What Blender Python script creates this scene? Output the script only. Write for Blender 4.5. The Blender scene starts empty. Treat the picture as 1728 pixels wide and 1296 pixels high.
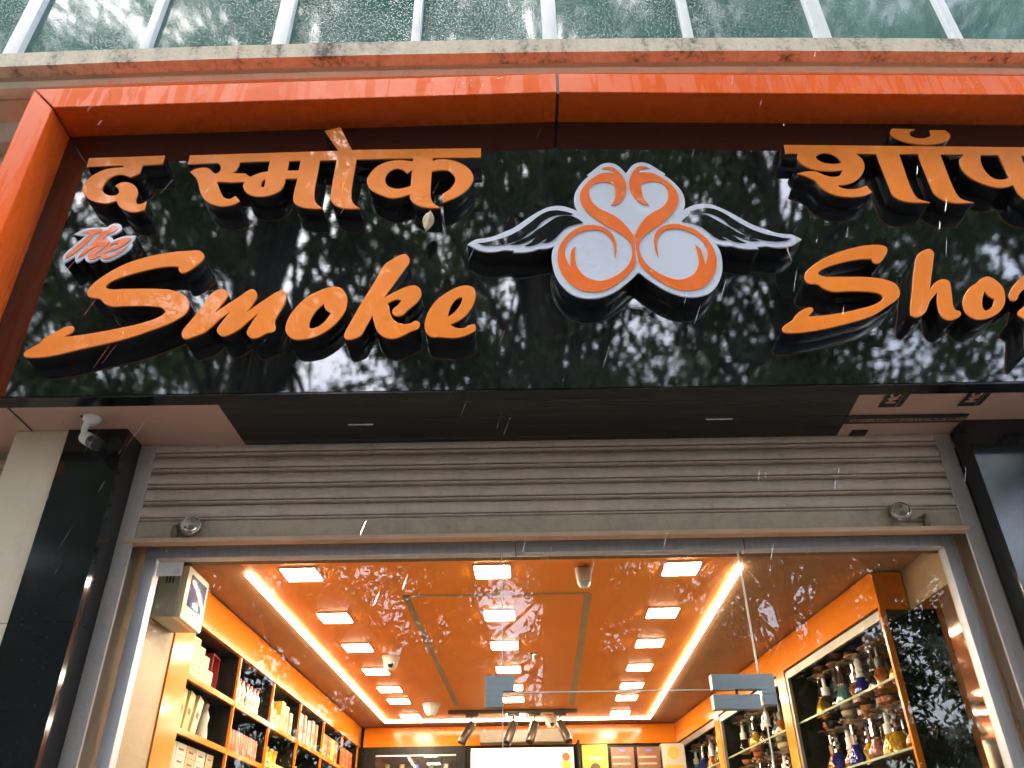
import bpy, bmesh, math, random
import numpy as np
from mathutils import Vector, Matrix
random.seed(7); rng = np.random.default_rng(7)
SC = bpy.context.scene; COL = SC.collection

# ------------------------------------------------------------------ camera
PITCH, YAW, ROLL, FPX = math.radians(32.255), math.radians(0.127), math.radians(-0.940), 1356.9
CAM = Vector((0, 0, 1.65))
fw = Vector((math.sin(YAW)*math.cos(PITCH), math.cos(YAW)*math.cos(PITCH), math.sin(PITCH)))
rt = Vector((math.cos(YAW), -math.sin(YAW), 0)); up = rt.cross(fw)
RT = rt*math.cos(ROLL)+up*math.sin(ROLL); UP = -rt*math.sin(ROLL)+up*math.cos(ROLL); FW = fw
cd = bpy.data.cameras.new('camera'); cam = bpy.data.objects.new('camera', cd); COL.objects.link(cam)
cam.matrix_world = Matrix(((RT.x, UP.x, -FW.x, CAM.x), (RT.y, UP.y, -FW.y, CAM.y), (RT.z, UP.z, -FW.z, CAM.z), (0, 0, 0, 1)))
cd.sensor_width = 36; cd.lens = 36*FPX/1728; cd.clip_end = 500; cd.clip_start = 0.05
SC.camera = cam

# ------------------------------------------------------------------ sky, sun, exposure
w = bpy.data.worlds.new('World'); SC.world = w; w.use_nodes = True
nt = w.node_tree; nt.nodes.clear()
so = nt.nodes.new('ShaderNodeOutputWorld'); bg = nt.nodes.new('ShaderNodeBackground')
sk = nt.nodes.new('ShaderNodeTexSky'); sk.sky_type = 'NISHITA'; sk.sun_disc = False
sk.sun_elevation = math.radians(66); sk.sun_rotation = math.radians(205)
sk.air_density = 1.0; sk.dust_density = 3.0; sk.ozone_density = 1.0
hs = nt.nodes.new('ShaderNodeHueSaturation'); hs.inputs['Saturation'].default_value = 0.6
nt.links.new(sk.outputs[0], hs.inputs['Color']); nt.links.new(hs.outputs[0], bg.inputs[0])
bg.inputs[1].default_value = 0.15
nt.links.new(bg.outputs[0], so.inputs[0])
sl = bpy.data.lights.new('sun', 'SUN'); sl.energy = 0.5; sl.angle = math.radians(40); sl.color = (1, .97, .93)
sun = bpy.data.objects.new('sun', sl); COL.objects.link(sun); sun.location = (-3, -12, 20)
sd = Vector((math.sin(math.radians(205))*math.cos(math.radians(66)), math.cos(math.radians(205))*math.cos(math.radians(66)), math.sin(math.radians(66))))
sun.rotation_euler = sd.to_track_quat('Z', 'Y').to_euler()
vs = SC.view_settings; vs.view_transform = 'Standard'; vs.look = 'None'; vs.gamma = 1; vs.use_curve_mapping = False
vs.exposure = 3.15
SC.cycles.max_bounces = 6; SC.cycles.diffuse_bounces = 3; SC.cycles.transparent_max_bounces = 10; SC.cycles.glossy_bounces = 4; SC.cycles.transmission_bounces = 4
SC.cycles.use_adaptive_sampling = True; SC.cycles.adaptive_threshold = .03; SC.cycles.caustics_reflective = False; SC.cycles.caustics_refractive = False
SC.cycles.use_denoising = True; SC.cycles.sample_clamp_indirect = 6.0

# ------------------------------------------------------------------ helpers
def ray(x, y): return RT*((x-864)/FPX)+UP*((648-y)/FPX)+FW
def onY(x, y, Y):
    v = ray(x, y); return CAM+v*(Y/v.y)
def onZ(x, y, Z):
    v = ray(x, y); return CAM+v*((Z-CAM.z)/v.z)

def tag(o, label=None, cat=None, group=None, kind=None):
    if label: o['label'] = label
    if cat: o['category'] = cat
    if group: o['group'] = group
    if kind: o['kind'] = kind
    return o
def empty(name, loc=(0, 0, 0), rz=0, label=None, cat=None, group=None, kind=None):
    o = bpy.data.objects.new(name, None); COL.objects.link(o); o.location = loc; o.rotation_euler = (0, 0, rz); o.empty_display_size = .05
    return tag(o, label, cat, group, kind)
def link(name, me, mat=None, parent=None, loc=(0, 0, 0), rot=(0, 0, 0)):
    o = bpy.data.objects.new(name, me); COL.objects.link(o)
    if mat is not None and not me.materials: me.materials.append(mat)
    o.location = loc; o.rotation_euler = rot
    if parent is not None: o.parent = parent
    return o
def smooth(me, ang=35):
    me.polygons.foreach_set('use_smooth', [True]*len(me.polygons))
    try: me.set_sharp_from_angle(angle=math.radians(ang))
    except Exception: pass
def bm_mesh(bm, name, sm=False):
    bmesh.ops.recalc_face_normals(bm, faces=bm.faces)
    me = bpy.data.meshes.new(name); bm.to_mesh(me); bm.free()
    if sm: smooth(me)
    return me
def box_bm(bm, lo, hi):
    x0, y0, z0 = lo; x1, y1, z1 = hi
    v = [bm.verts.new(p) for p in ((x0,y0,z0),(x1,y0,z0),(x1,y1,z0),(x0,y1,z0),(x0,y0,z1),(x1,y0,z1),(x1,y1,z1),(x0,y1,z1))]
    for f in ((3,2,1,0),(4,5,6,7),(0,1,5,4),(1,2,6,5),(2,3,7,6),(3,0,4,7)): bm.faces.new([v[i] for i in f])
def box(name, lo, hi, mat, parent=None, bev=0.0, loc=(0, 0, 0), rot=(0, 0, 0)):
    bm = bmesh.new(); box_bm(bm, lo, hi)
    if bev: bmesh.ops.bevel(bm, geom=bm.edges[:], offset=bev, segments=2, profile=.6, affect='EDGES')
    return link(name, bm_mesh(bm, name, bool(bev)), mat, parent, loc, rot)
def prism_x(name, prof, xs, mat, parent=None, sm=True, zfun=None):
    """profile [(y,z)...] open, swept along X positions; solid strip closed at the back by the profile itself"""
    bm = bmesh.new(); rows = []
    for x in xs:
        dz = zfun(x) if zfun else 0
        rows.append([bm.verts.new((x, y, z+dz)) for y, z in prof])
    n = len(prof)
    for a, b in zip(rows, rows[1:]):
        for i in range(n): bm.faces.new((a[i], b[i], b[(i+1) % n], a[(i+1) % n]))
    bm.faces.new(rows[0]); bm.faces.new(rows[-1][::-1])
    return link(name, bm_mesh(bm, name, sm), mat, parent)
def lathe_me(name, prof, seg=20, axis='Z'):
    bm = bmesh.new(); rings = []
    for r, z in prof:
        if r < 1e-5: rings.append([bm.verts.new((0, 0, z))])
        else: rings.append([bm.verts.new((r*math.cos(2*math.pi*k/seg), r*math.sin(2*math.pi*k/seg), z)) for k in range(seg)])
    for a, b in zip(rings, rings[1:]):
        for k in range(seg):
            q = [a[k % len(a)], a[(k+1) % len(a)], b[(k+1) % len(b)], b[k % len(b)]]
            q = list(dict.fromkeys(q))
            if len(q) > 2: bm.faces.new(q)
    return bm_mesh(bm, name, True)
def tube_me(name, pts, rads, seg=10, cap=True, bm=None):
    own = bm is None
    if own: bm = bmesh.new()
    pts = [Vector(p) for p in pts]; rings = []
    for i, p in enumerate(pts):
        t = (pts[min(i+1, len(pts)-1)]-pts[max(i-1, 0)]).normalized()
        a = t.orthogonal().normalized() if i == 0 else (a-t*a.dot(t)).normalized()
        b = t.cross(a); r = rads[i] if hasattr(rads, '__len__') else rads
        rings.append([bm.verts.new(p+(a*math.cos(2*math.pi*k/seg)+b*math.sin(2*math.pi*k/seg))*r) for k in range(seg)])
    for A, B in zip(rings, rings[1:]):
        for k in range(seg): bm.faces.new((A[k], A[(k+1) % seg], B[(k+1) % seg], B[k]))
    if cap: bm.faces.new(rings[0][::-1]); bm.faces.new(rings[-1])
    if own: return bm_mesh(bm, name, True)

# ------------------------------------------------------------------ materials
def N(t, typ, **kw):
    n = t.nodes.new(typ)
    for k, v in kw.items():
        if k.startswith('i_'): n.inputs[k[2:].replace('_', ' ')].default_value = v
        else: setattr(n, k, v)
    return n
def new_mat(name):
    m = bpy.data.materials.new(name); m.use_nodes = True; t = m.node_tree; t.nodes.clear()
    out = t.nodes.new('ShaderNodeOutputMaterial'); p = t.nodes.new('ShaderNodeBsdfPrincipled')
    t.links.new(p.outputs[0], out.inputs[0]); return m, t, p, out
def L(t, a, b): t.links.new(a, b)
def ramp(t, fac, stops):
    r = t.nodes.new('ShaderNodeValToRGB'); e = r.color_ramp.elements
    while len(e) < len(stops): e.new(.5)
    for el, (p, c) in zip(e, stops): el.position = p; el.color = (*c, 1) if len(c) == 3 else c
    L(t, fac, r.inputs[0]); return r
def coords(t, scale=(1, 1, 1), kind='Object'):
    tc = t.nodes.new('ShaderNodeTexCoord'); mp = t.nodes.new('ShaderNodeMapping'); mp.inputs['Scale'].default_value = scale
    L(t, tc.outputs[kind], mp.inputs[0]); return mp.outputs[0]
def mat(name, col, rough=.5, metal=0., var=.12, vscale=6., rvar=.1, bump=0., bscale=60., stretch=(1, 1, 1), coat=0., spec=.5, trans=0., ior=1.5, sss=0.):
    m, t, p, o = new_mat(name); c = coords(t, stretch)
    nz = N(t, 'ShaderNodeTexNoise', i_Scale=vscale, i_Detail=6.0, i_Roughness=.6); L(t, c, nz.inputs['Vector'])
    d = tuple(max(0, x*(1-var)) for x in col); b = tuple(min(1, x*(1+var)) for x in col)
    r = ramp(t, nz.outputs['Fac'], [(.3, d), (.7, b)]); L(t, r.outputs[0], p.inputs['Base Color'])
    mr = N(t, 'ShaderNodeMapRange'); mr.inputs[1].default_value = .3; mr.inputs[2].default_value = .7
    mr.inputs[3].default_value = max(0, rough-rvar); mr.inputs[4].default_value = min(1, rough+rvar)
    n2 = N(t, 'ShaderNodeTexNoise', i_Scale=vscale*2.3, i_Detail=4.0); L(t, c, n2.inputs['Vector']); L(t, n2.outputs['Fac'], mr.inputs[0]); L(t, mr.outputs[0], p.inputs['Roughness'])
    p.inputs['Metallic'].default_value = metal; p.inputs['Coat Weight'].default_value = coat; p.inputs['Coat Roughness'].default_value = .06
    p.inputs['Specular IOR Level'].default_value = spec; p.inputs['Transmission Weight'].default_value = trans; p.inputs['IOR'].default_value = ior
    if bump:
        n3 = N(t, 'ShaderNodeTexNoise', i_Scale=bscale, i_Detail=5.0); L(t, c, n3.inputs['Vector'])
        bp = N(t, 'ShaderNodeBump', i_Strength=bump, i_Distance=.004); L(t, n3.outputs['Fac'], bp.inputs['Height']); L(t, bp.outputs[0], p.inputs['Normal'])
    return m
def emit(name, col, s):
    m = bpy.data.materials.new(name); m.use_nodes = True; t = m.node_tree; t.nodes.clear()
    o = t.nodes.new('ShaderNodeOutputMaterial'); e = t.nodes.new('ShaderNodeEmission'); e.inputs[0].default_value = (*col, 1); e.inputs[1].default_value = s
    L(t, e.outputs[0], o.inputs[0]); return m
def glass_mat(name, tint=(1, 1, 1), ior=1.5, rough=0.0, drops=0.0):
    m = bpy.data.materials.new(name); m.use_nodes = True; t = m.node_tree; t.nodes.clear()
    o = t.nodes.new('ShaderNodeOutputMaterial'); mx = t.nodes.new('ShaderNodeMixShader')
    tr = t.nodes.new('ShaderNodeBsdfTransparent'); tr.inputs[0].default_value = (*tint, 1)
    gl = t.nodes.new('ShaderNodeBsdfGlossy'); gl.inputs['Roughness'].default_value = rough
    fr = t.nodes.new('ShaderNodeFresnel'); ge = t.nodes.new('ShaderNodeNewGeometry')
    mr = N(t, 'ShaderNodeMapRange'); mr.inputs[3].default_value = ior; mr.inputs[4].default_value = 1/ior
    L(t, ge.outputs['Backfacing'], mr.inputs[0]); L(t, mr.outputs[0], fr.inputs['IOR'])
    L(t, fr.outputs[0], mx.inputs[0]); L(t, tr.outputs[0], mx.inputs[1]); L(t, gl.outputs[0], mx.inputs[2]); L(t, mx.outputs[0], o.inputs[0])
    c = coords(t, (1, 1, 1))
    nz = N(t, 'ShaderNodeTexNoise', i_Scale=2.2, i_Detail=2.0); L(t, c, nz.inputs['Vector'])
    bp = N(t, 'ShaderNodeBump', i_Strength=.3, i_Distance=.0012); L(t, nz.outputs['Fac'], bp.inputs['Height']); L(t, bp.outputs[0], gl.inputs['Normal'])
    return m

def wrinkled(name, col, wr=1.0, sheen_rough=.035):
    """acrylic face under a clear protective film: base colour, crumpled clear coat with beads of water"""
    m, t, p, o = new_mat(name); c = coords(t, (1, 1, 1))
    nz = N(t, 'ShaderNodeTexNoise', i_Scale=3.0, i_Detail=4.0); L(t, c, nz.inputs['Vector'])
    d = tuple(x*.93 for x in col); b = tuple(min(1, x*1.05) for x in col)
    r = ramp(t, nz.outputs['Fac'], [(.35, d), (.65, b)]); L(t, r.outputs[0], p.inputs['Base Color'])
    p.inputs['Roughness'].default_value = .38; p.inputs['Specular IOR Level'].default_value = .25
    p.inputs['Coat Weight'].default_value = .65; p.inputs['Coat Roughness'].default_value = sheen_rough; p.inputs['Coat IOR'].default_value = 1.45
    n1 = N(t, 'ShaderNodeTexNoise', i_Scale=7.0, i_Detail=2.0); L(t, c, n1.inputs['Vector'])
    mk = ramp(t, n1.outputs['Fac'], [(.44, (0, 0, 0)), (.54, (1, 1, 1))])
    n2 = N(t, 'ShaderNodeTexNoise', i_Scale=24.0, i_Detail=1.5, i_Distortion=2.2); L(t, c, n2.inputs['Vector'])
    rg = ramp(t, n2.outputs['Fac'], [(.455, (0, 0, 0)), (.50, (1, 1, 1)), (.545, (0, 0, 0))])
    v = N(t, 'ShaderNodeTexVoronoi', i_Scale=85.0); L(t, c, v.inputs['Vector'])
    vr = ramp(t, v.outputs['Distance'], [(.0, (1, 1, 1)), (.30, (0, 0, 0))])
    n3 = N(t, 'ShaderNodeTexNoise', i_Scale=16.0, i_Detail=2.0); L(t, c, n3.inputs['Vector'])
    vm = ramp(t, n3.outputs['Fac'], [(.49, (0, 0, 0)), (.57, (1, 1, 1))])
    m1 = N(t, 'ShaderNodeMath', operation='MULTIPLY'); L(t, rg.outputs[0], m1.inputs[0]); L(t, mk.outputs[0], m1.inputs[1])
    m2 = N(t, 'ShaderNodeMath', operation='MULTIPLY'); L(t, vr.outputs[0], m2.inputs[0]); L(t, vm.outputs[0], m2.inputs[1])
    m3 = N(t, 'ShaderNodeMath', operation='MULTIPLY_ADD'); L(t, m2.outputs[0], m3.inputs[0]); m3.inputs[1].default_value = .8; L(t, m1.outputs[0], m3.inputs[2])
    bp = N(t, 'ShaderNodeBump', i_Strength=wr, i_Distance=.010); L(t, m3.outputs[0], bp.inputs['Height']); L(t, bp.outputs[0], p.inputs['Coat Normal'])
    return m

def panel_mat(name):
    m, t, p, o = new_mat(name)
    p.inputs['Base Color'].default_value = (.009, .010, .011, 1); p.inputs['IOR'].default_value = 1.95
    c = coords(t, (.4, 1, 1))
    n1 = N(t, 'ShaderNodeTexNoise', i_Scale=70.0, i_Detail=5.0, i_Roughness=.65); L(t, c, n1.inputs['Vector'])
    c2 = coords(t, (.6, 1, 1))
    n2 = N(t, 'ShaderNodeTexNoise', i_Scale=2.6, i_Detail=2.0); L(t, c2, n2.inputs['Vector'])
    b1 = N(t, 'ShaderNodeBump', i_Strength=.5, i_Distance=.00007); L(t, n1.outputs['Fac'], b1.inputs['Height'])
    b2 = N(t, 'ShaderNodeBump', i_Strength=.5, i_Distance=.0006); L(t, n2.outputs['Fac'], b2.inputs['Height']); L(t, b1.outputs[0], b2.inputs['Normal'])
    L(t, b2.outputs[0], p.inputs['Normal'])
    n4 = N(t, 'ShaderNodeTexNoise', i_Scale=3.0, i_Detail=5.0); L(t, c2, n4.inputs['Vector'])
    mr = N(t, 'ShaderNodeMapRange'); mr.inputs[1].default_value = .35; mr.inputs[2].default_value = .75; mr.inputs[3].default_value = .004; mr.inputs[4].default_value = .022
    L(t, n4.outputs['Fac'], mr.inputs[0]); L(t, mr.outputs[0], p.inputs['Roughness'])
    return m

def wet_orange(name):
    m, t, p, o = new_mat(name); c = coords(t, (1, 1, .12))
    n = N(t, 'ShaderNodeTexNoise', i_Scale=26.0, i_Detail=5.0, i_Distortion=.8); L(t, c, n.inputs['Vector'])
    c2 = coords(t); big = N(t, 'ShaderNodeTexNoise', i_Scale=1.2, i_Detail=2.0); L(t, c2, big.inputs['Vector'])
    r0 = ramp(t, big.outputs['Fac'], [(.3, (.80, .115, .012)), (.7, (.86, .135, .014))]); L(t, r0.outputs[0], p.inputs['Base Color'])
    r1 = ramp(t, n.outputs['Fac'], [(.44, (.20, .20, .20)), (.58, (.40, .40, .40))]); L(t, r1.outputs[0], p.inputs['Roughness'])
    v = N(t, 'ShaderNodeTexVoronoi', i_Scale=70.0); L(t, c2, v.inputs['Vector'])
    vr = ramp(t, v.outputs['Distance'], [(.0, (1, 1, 1)), (.28, (0, 0, 0))])
    n5 = N(t, 'ShaderNodeTexNoise', i_Scale=9.0); L(t, c2, n5.inputs['Vector']); vm = ramp(t, n5.outputs['Fac'], [(.55, (0, 0, 0)), (.62, (1, 1, 1))])
    mm = N(t, 'ShaderNodeMath', operation='MULTIPLY'); L(t, vr.outputs[0], mm.inputs[0]); L(t, vm.outputs[0], mm.inputs[1])
    ad = N(t, 'ShaderNodeMath', operation='MULTIPLY_ADD'); L(t, n.outputs['Fac'], ad.inputs[0]); ad.inputs[1].default_value = .25; L(t, mm.outputs[0], ad.inputs[2])
    b = N(t, 'ShaderNodeBump', i_Strength=.35, i_Distance=.004); L(t, ad.outputs[0], b.inputs['Height']); L(t, b.outputs[0], p.inputs['Normal'])
    p.inputs['Specular IOR Level'].default_value = .36
    return m

def rain_glass(name):
    """dark tinted window glass with beads and runs of rain"""
    m, t, p, o = new_mat(name); c = coords(t, (1, 1, .35)); c2 = coords(t, (1, 1, .7))
    p.inputs['Base Color'].default_value = (.035, .075, .07, 1); p.inputs['IOR'].default_value = 1.6
    n = N(t, 'ShaderNodeTexNoise', i_Scale=45.0, i_Detail=4.0, i_Distortion=.6); L(t, c, n.inputs['Vector'])
    v = N(t, 'ShaderNodeTexVoronoi', i_Scale=120.0); L(t, c2, v.inputs['Vector'])
    n7 = N(t, 'ShaderNodeTexNoise', i_Scale=3.2, i_Detail=3.0); L(t, c2, n7.inputs['Vector'])
    vt = N(t, 'ShaderNodeMath', operation='MULTIPLY_ADD'); L(t, n7.outputs['Fac'], vt.inputs[0]); vt.inputs[1].default_value = -.62; L(t, v.outputs['Distance'], vt.inputs[2])
    vr = ramp(t, vt.outputs[0], [(.0, (1, 1, 1)), (.07, (0, 0, 0))])
    ad = N(t, 'ShaderNodeMath', operation='MULTIPLY_ADD'); L(t, vr.outputs[0], ad.inputs[0]); ad.inputs[1].default_value = 6.0; L(t, n.outputs['Fac'], ad.inputs[2])
    b = N(t, 'ShaderNodeBump', i_Strength=.4, i_Distance=.0002); L(t, ad.outputs[0], b.inputs['Height']); L(t, b.outputs[0], p.inputs['Normal'])
    nb = N(t, 'ShaderNodeTexNoise', i_Scale=1.3, i_Detail=2.0); L(t, coords(t), nb.inputs['Vector'])
    r = ramp(t, nb.outputs['Fac'], [(.35, (.035, .105, .095)), (.65, (.07, .17, .15))]); L(t, r.outputs[0], p.inputs['Base Color'])
    p.inputs['Roughness'].default_value = .05
    return m

def plaster(name, col, dirt=(.10, .085, .06), amt=(.45, .62), streak=True):
    m, t, p, o = new_mat(name); c = coords(t, (1, 1, .25 if streak else 1)); c2 = coords(t)
    n = N(t, 'ShaderNodeTexNoise', i_Scale=9.0, i_Detail=8.0, i_Roughness=.7); L(t, c, n.inputs['Vector'])
    n2 = N(t, 'ShaderNodeTexNoise', i_Scale=55.0, i_Detail=6.0, i_Roughness=.7); L(t, c2, n2.inputs['Vector'])
    mm = N(t, 'ShaderNodeMath', operation='MULTIPLY_ADD'); L(t, n2.outputs['Fac'], mm.inputs[0]); mm.inputs[1].default_value = .35; 
    ms = N(t, 'ShaderNodeMath', operation='MULTIPLY'); L(t, n.outputs['Fac'], ms.inputs[0]); ms.inputs[1].default_value = .65; L(t, ms.outputs[0], mm.inputs[2])
    lo = tuple(x*.82 for x in col)
    r = ramp(t, mm.outputs[0], [(amt[0]-.12, dirt), (amt[0], lo), (amt[1], col)]); L(t, r.outputs[0], p.inputs['Base Color'])
    p.inputs['Roughness'].default_value = .85
    b = N(t, 'ShaderNodeBump', i_Strength=.5, i_Distance=.004); L(t, n2.outputs['Fac'], b.inputs['Height']); L(t, b.outputs[0], p.inputs['Normal'])
    return m

M = {}
M['panel'] = panel_mat('polished_black_panel')
M['frame'] = wet_orange('wet_orange_composite')
M['frame_in'] = mat('orange_composite', (.72, .125, .022), .42, var=.05, vscale=1.5)
M['letter'] = wrinkled('orange_acrylic', (.84, .215, .008))
M['logo_orange'] = wrinkled('deep_orange_vinyl', (.76, .135, .006), .8)
M['logo_white'] = wrinkled('white_acrylic', (.53, .57, .66), .8)
M['gloss_black'] = mat('gloss_black_return', (.010, .010, .010), .16, var=.3, rvar=.06)
M['feather'] = wrinkled('black_vinyl', (.010, .012, .014), .15)
M['cream_stone'] = plaster('weathered_sill', (.62, .56, .43), (.07, .06, .045), (.49, .60))
M['terracotta'] = plaster('tan_moulding', (.52, .34, .21), (.2, .11, .07), (.34, .5), False)
M['cream_mould'] = plaster('cream_moulding', (.60, .52, .38), (.22, .18, .12), (.36, .5), False)
M['wall'] = plaster('beige_wall', (.42, .38, .30), (.25, .21, .15), (.34, .52))
M['win'] = rain_glass('rain_window_glass')
M['win_frame'] = mat('white_window_frame', (.72, .76, .78), .35, var=.06, vscale=4)
M['soffit'] = mat('brown_film_soffit', (.52, .33, .245), .42, var=.08, vscale=1.6, rvar=.05)
M['soffit_black'] = mat('black_film_soffit', (.016, .014, .013), .34, var=.2, vscale=3, stretch=(.1, 6, 1))
M['print'] = mat('print_black', (.018, .014, .013), .5)
M['print_tan'] = mat('print_tan', (.50, .30, .20), .5)
M['granite'] = mat('black_granite', (.010, .011, .012), .10, var=.6, vscale=140, rvar=.04, spec=.55)
M['pillar_cream'] = plaster('cream_pillar', (.62, .52, .38), (.36, .27, .18), (.30, .5))
M['shutter'] = plaster('dusty_shutter', (.53, .425, .335), (.13, .10, .08), (.40, .56), False)
M['rail'] = plaster('shutter_rail', (.42, .335, .24), (.10, .08, .06), (.41, .55), False)
M['lip'] = mat('shutter_lip', (.55, .34, .22), .6)
M['guide'] = plaster('shutter_guide', (.40, .35, .325), (.14, .12, .11), (.33, .48), False)
M['reveal'] = plaster('brown_reveal', (.17, .115, .075), (.07, .05, .035), (.36, .55))
M['alu'] = mat('brushed_aluminium', (.50, .52, .56), .42, metal=.25, var=.1, vscale=8, stretch=(8, 8, .3))
M['steel'] = mat('polished_steel', (.62, .58, .54), .16, metal=1, var=.1)
M['satin'] = mat('satin_steel', (.42, .46, .49), .36, metal=.9, var=.05, stretch=(.3, 8, 20))
M['lock'] = mat('scratched_steel_lock', (.42, .35, .29), .42, metal=1, var=.2, vscale=40)
M['rust'] = mat('rusty_hasp', (.20, .15, .11), .7, metal=.3, var=.3, vscale=40)
M['glass'] = glass_mat('clear_glass', (.985, .992, .988))
M['glass_edge'] = mat('glass_edge', (.85, .86, .72), .12, var=.1)
M['shelf_edge'] = mat('green_glass_edge', (.30, .36, .20), .15, var=.1)
M['dull_alu'] = mat('dull_aluminium', (.30, .27, .22), .4, metal=.6)
M['white_plastic'] = mat('white_plastic', (.72, .71, .66), .38, var=.05, vscale=10)
M['beige_plastic'] = mat('beige_plastic', (.80, .70, .56), .35, var=.04)
M['grey_plastic'] = mat('grey_plastic', (.45, .44, .38), .45, var=.05)
M['black_plastic'] = mat('black_plastic', (.012, .012, .012), .35)
M['paper'] = mat('paper_label', (.82, .82, .80), .6, var=.04)
M['screen'] = mat('blue_screen', (.10, .13, .28), .12, var=.3, vscale=15)
M['tan_laminate'] = mat('tan_laminate', (.40, .28, .155), .5, var=.05, vscale=2)
M['brown_ceiling'] = mat('brown_laminate_ceiling', (.30, .145, .062), .6, var=.06, vscale=2)
M['orange_ceiling'] = mat('orange_laminate', (.90, .275, .03), .55, var=.04, vscale=1.5, rvar=.05, spec=.25)
M['orange_lam'] = mat('orange_gloss_laminate', (.84, .235, .010), .16, var=.04, vscale=1.5, rvar=.04)
M['dark_back'] = mat('black_back', (.014, .011, .009), .35, var=.2, spec=.3)
M['black_gloss'] = mat('black_gloss_panel', (.012, .010, .009), .06, var=.2, rvar=.02)
M['mirror'] = mat('wall_mirror', (.55, .52, .48), .04, metal=1, var=.03, rvar=.01)
M['floor'] = mat('floor_tile', (.78, .70, .58), .3, var=.05)
M['lamp'] = emit('lamp_diffuser', (1.0, .86, .64), 13.0)
M['strip'] = emit('led_strip', (1.0, .85, .62), 3.4)
M['spot_dark'] = mat('dark_bronze_spot', (.10, .075, .05), .35, metal=.4)
M['grey_bulk'] = mat('grey_laminate', (.23, .185, .14), .45)
M['ac_white'] = mat('ac_white', (.86, .82, .70), .3, var=.02)
M['leaf_dry'] = mat('dry_leaf', (.42, .33, .20), .7, var=.25, vscale=30)
M['asphalt'] = mat('wet_asphalt', (.05, .05, .052), .45, var=.3, vscale=8)
M['paving'] = mat('paving', (.15, .14, .13), .6, var=.2, vscale=5, bump=.3)
M['bark'] = mat('bark', (.075, .06, .045), .9, var=.35, vscale=14, bump=.8, bscale=18, stretch=(1, 1, .2))

# ------------------------------------------------------------------ ground
def sheet(name, x0, x1, y0, y1, z, m):
    me = bpy.data.meshes.new(name); me.from_pydata([(x0, y0, z), (x1, y0, z), (x1, y1, z), (x0, y1, z)], [], [(0, 1, 2, 3)])
    return tag(link(name, me, m), kind='structure')
sheet('ground', -220, 220, -220, 220, -.13, M['paving'])
box('road', (-220, -13, -.125), (220, -3.2, -.12), M['asphalt'])['kind'] = 'structure'
box('pavement', (-40, -3.0, -.12), (40, 2.43, 0), M['paving'])['kind'] = 'structure'
kb = box('kerb', (-40, -3.2, -.12), (40, -3.0, .004), M['cream_mould']); kb['kind'] = 'structure'

# ------------------------------------------------------------------ building
SZ = 3.024
bld = empty('building', (0, 2.43, 0), 0, 'beige building front with a weathered sill and rain-streaked upper windows', 'building')
def B(o): o.location = Vector(o.location)-Vector((0, 2.43, 0)); o.parent = bld; return o
def sag(x): return -.045*(min(abs(x), 3)/2.1)**2
xs = [i*.25 for i in range(-14, 15)]
B(box('wall', (-3.6, 2.43, SZ+.02), (3.6, 2.70, 4.55), M['wall']))
# sill and mouldings (profile in y,z)
Y0 = 2.15
B(prism_x('window_sill', [(Y0, 4.682), (Y0, 4.772), (Y0+.02, 4.79), (2.62, 4.80), (2.62, 4.67), (Y0+.052, 4.674)], xs, M['cream_stone'], None, False, sag))
B(prism_x('soffit_moulding', [(2.199, 4.676), (2.215, 4.640), (2.235, 4.640), (2.60, 4.64), (2.60, 4.676)], xs, M['terracotta'], None, True, sag))
B(prism_x('cream_bead', [(2.203, 4.650), (2.196, 4.635), (2.206, 4.612), (2.232, 4.604), (2.26, 4.612), (2.26, 4.650)], xs, M['cream_mould'], None, True, sag))
B(prism_x('cove_moulding', [(2.255, 4.64), (2.262, 4.60), (2.30, 4.575), (2.34, 4.545), (2.60, 4.545), (2.60, 4.64)], xs, M['terracotta'], None, True, sag))
B(prism_x('wall_band', [(2.33, 4.56), (2.345, 4.50), (2.37, 4.47), (2.42, 4.46), (2.60, 4.46), (2.60, 4.56)], xs, M['wall'], None, True, sag))
# upper windows
WY = 2.42
thick = [-2.40, -1.105, .22, 1.556, 2.89]; thin = [-3.06, -1.758, -.439, .899, 2.204]
edges = sorted([(x, .036) for x in thick]+[(x, .022) for x in thin])
for (a, wa), (b, wb) in zip(edges, edges[1:]):
    wn = box('window', (a+wa, WY+.035, 4.79), (b-wb, WY+.045, 6.5), M['win']); B(wn)
for x, wd in edges:
    B(box('mullion', (x-wd, WY, 4.785), (x+wd, WY+.06, 6.5), M['win_frame'], bev=.004))
B(box('window_head', (-3.6, WY-.01, 6.5), (3.6, WY+.3, 7.2), M['wall']))
B(box('upper_wall', (-9, 2.45, 7.2), (9, 2.75, 13), M['wall']))
B(box('side_wall', (-9, 2.45, 0), (-3.6, 2.75, 7.2), M['wall'])); B(box('side_wall', (3.6, 2.45, 0), (9, 2.75, 7.2), M['wall']))
# soffit under the sign
sof = B(box('soffit', (-3.4, 2.262, SZ), (3.4, 2.62, SZ+.02), M['soffit']))
def sub(o): 
    o.parent = sof; o.location = Vector(o.location)-Vector((0, 2.43, 0)) if False else Vector(o.location)-Vector(sof.location)-Vector((0, 2.43, 0)); return o
fb = bmesh.new(); q = [(-.966, 2.264), (1.152, 2.264), (1.175, 2.60), (-.953, 2.60)]
fb.faces.new([fb.verts.new((x, y, SZ-.003)) for x, y in q][::-1])
sub(link('black_film', bm_mesh(fb, 'black_film'), M['soffit_black']))
for a, b in ((-.562, -.476), (.673, .765)): sub(box('film_slot', (a, 2.415, SZ-.006), (b, 2.420, SZ-.0035), M['paper']))
sub(box('panel_joint', (-1.66, 2.264, SZ-.004), (-1.657, 2.43, SZ-.001), M['print']))
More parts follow.
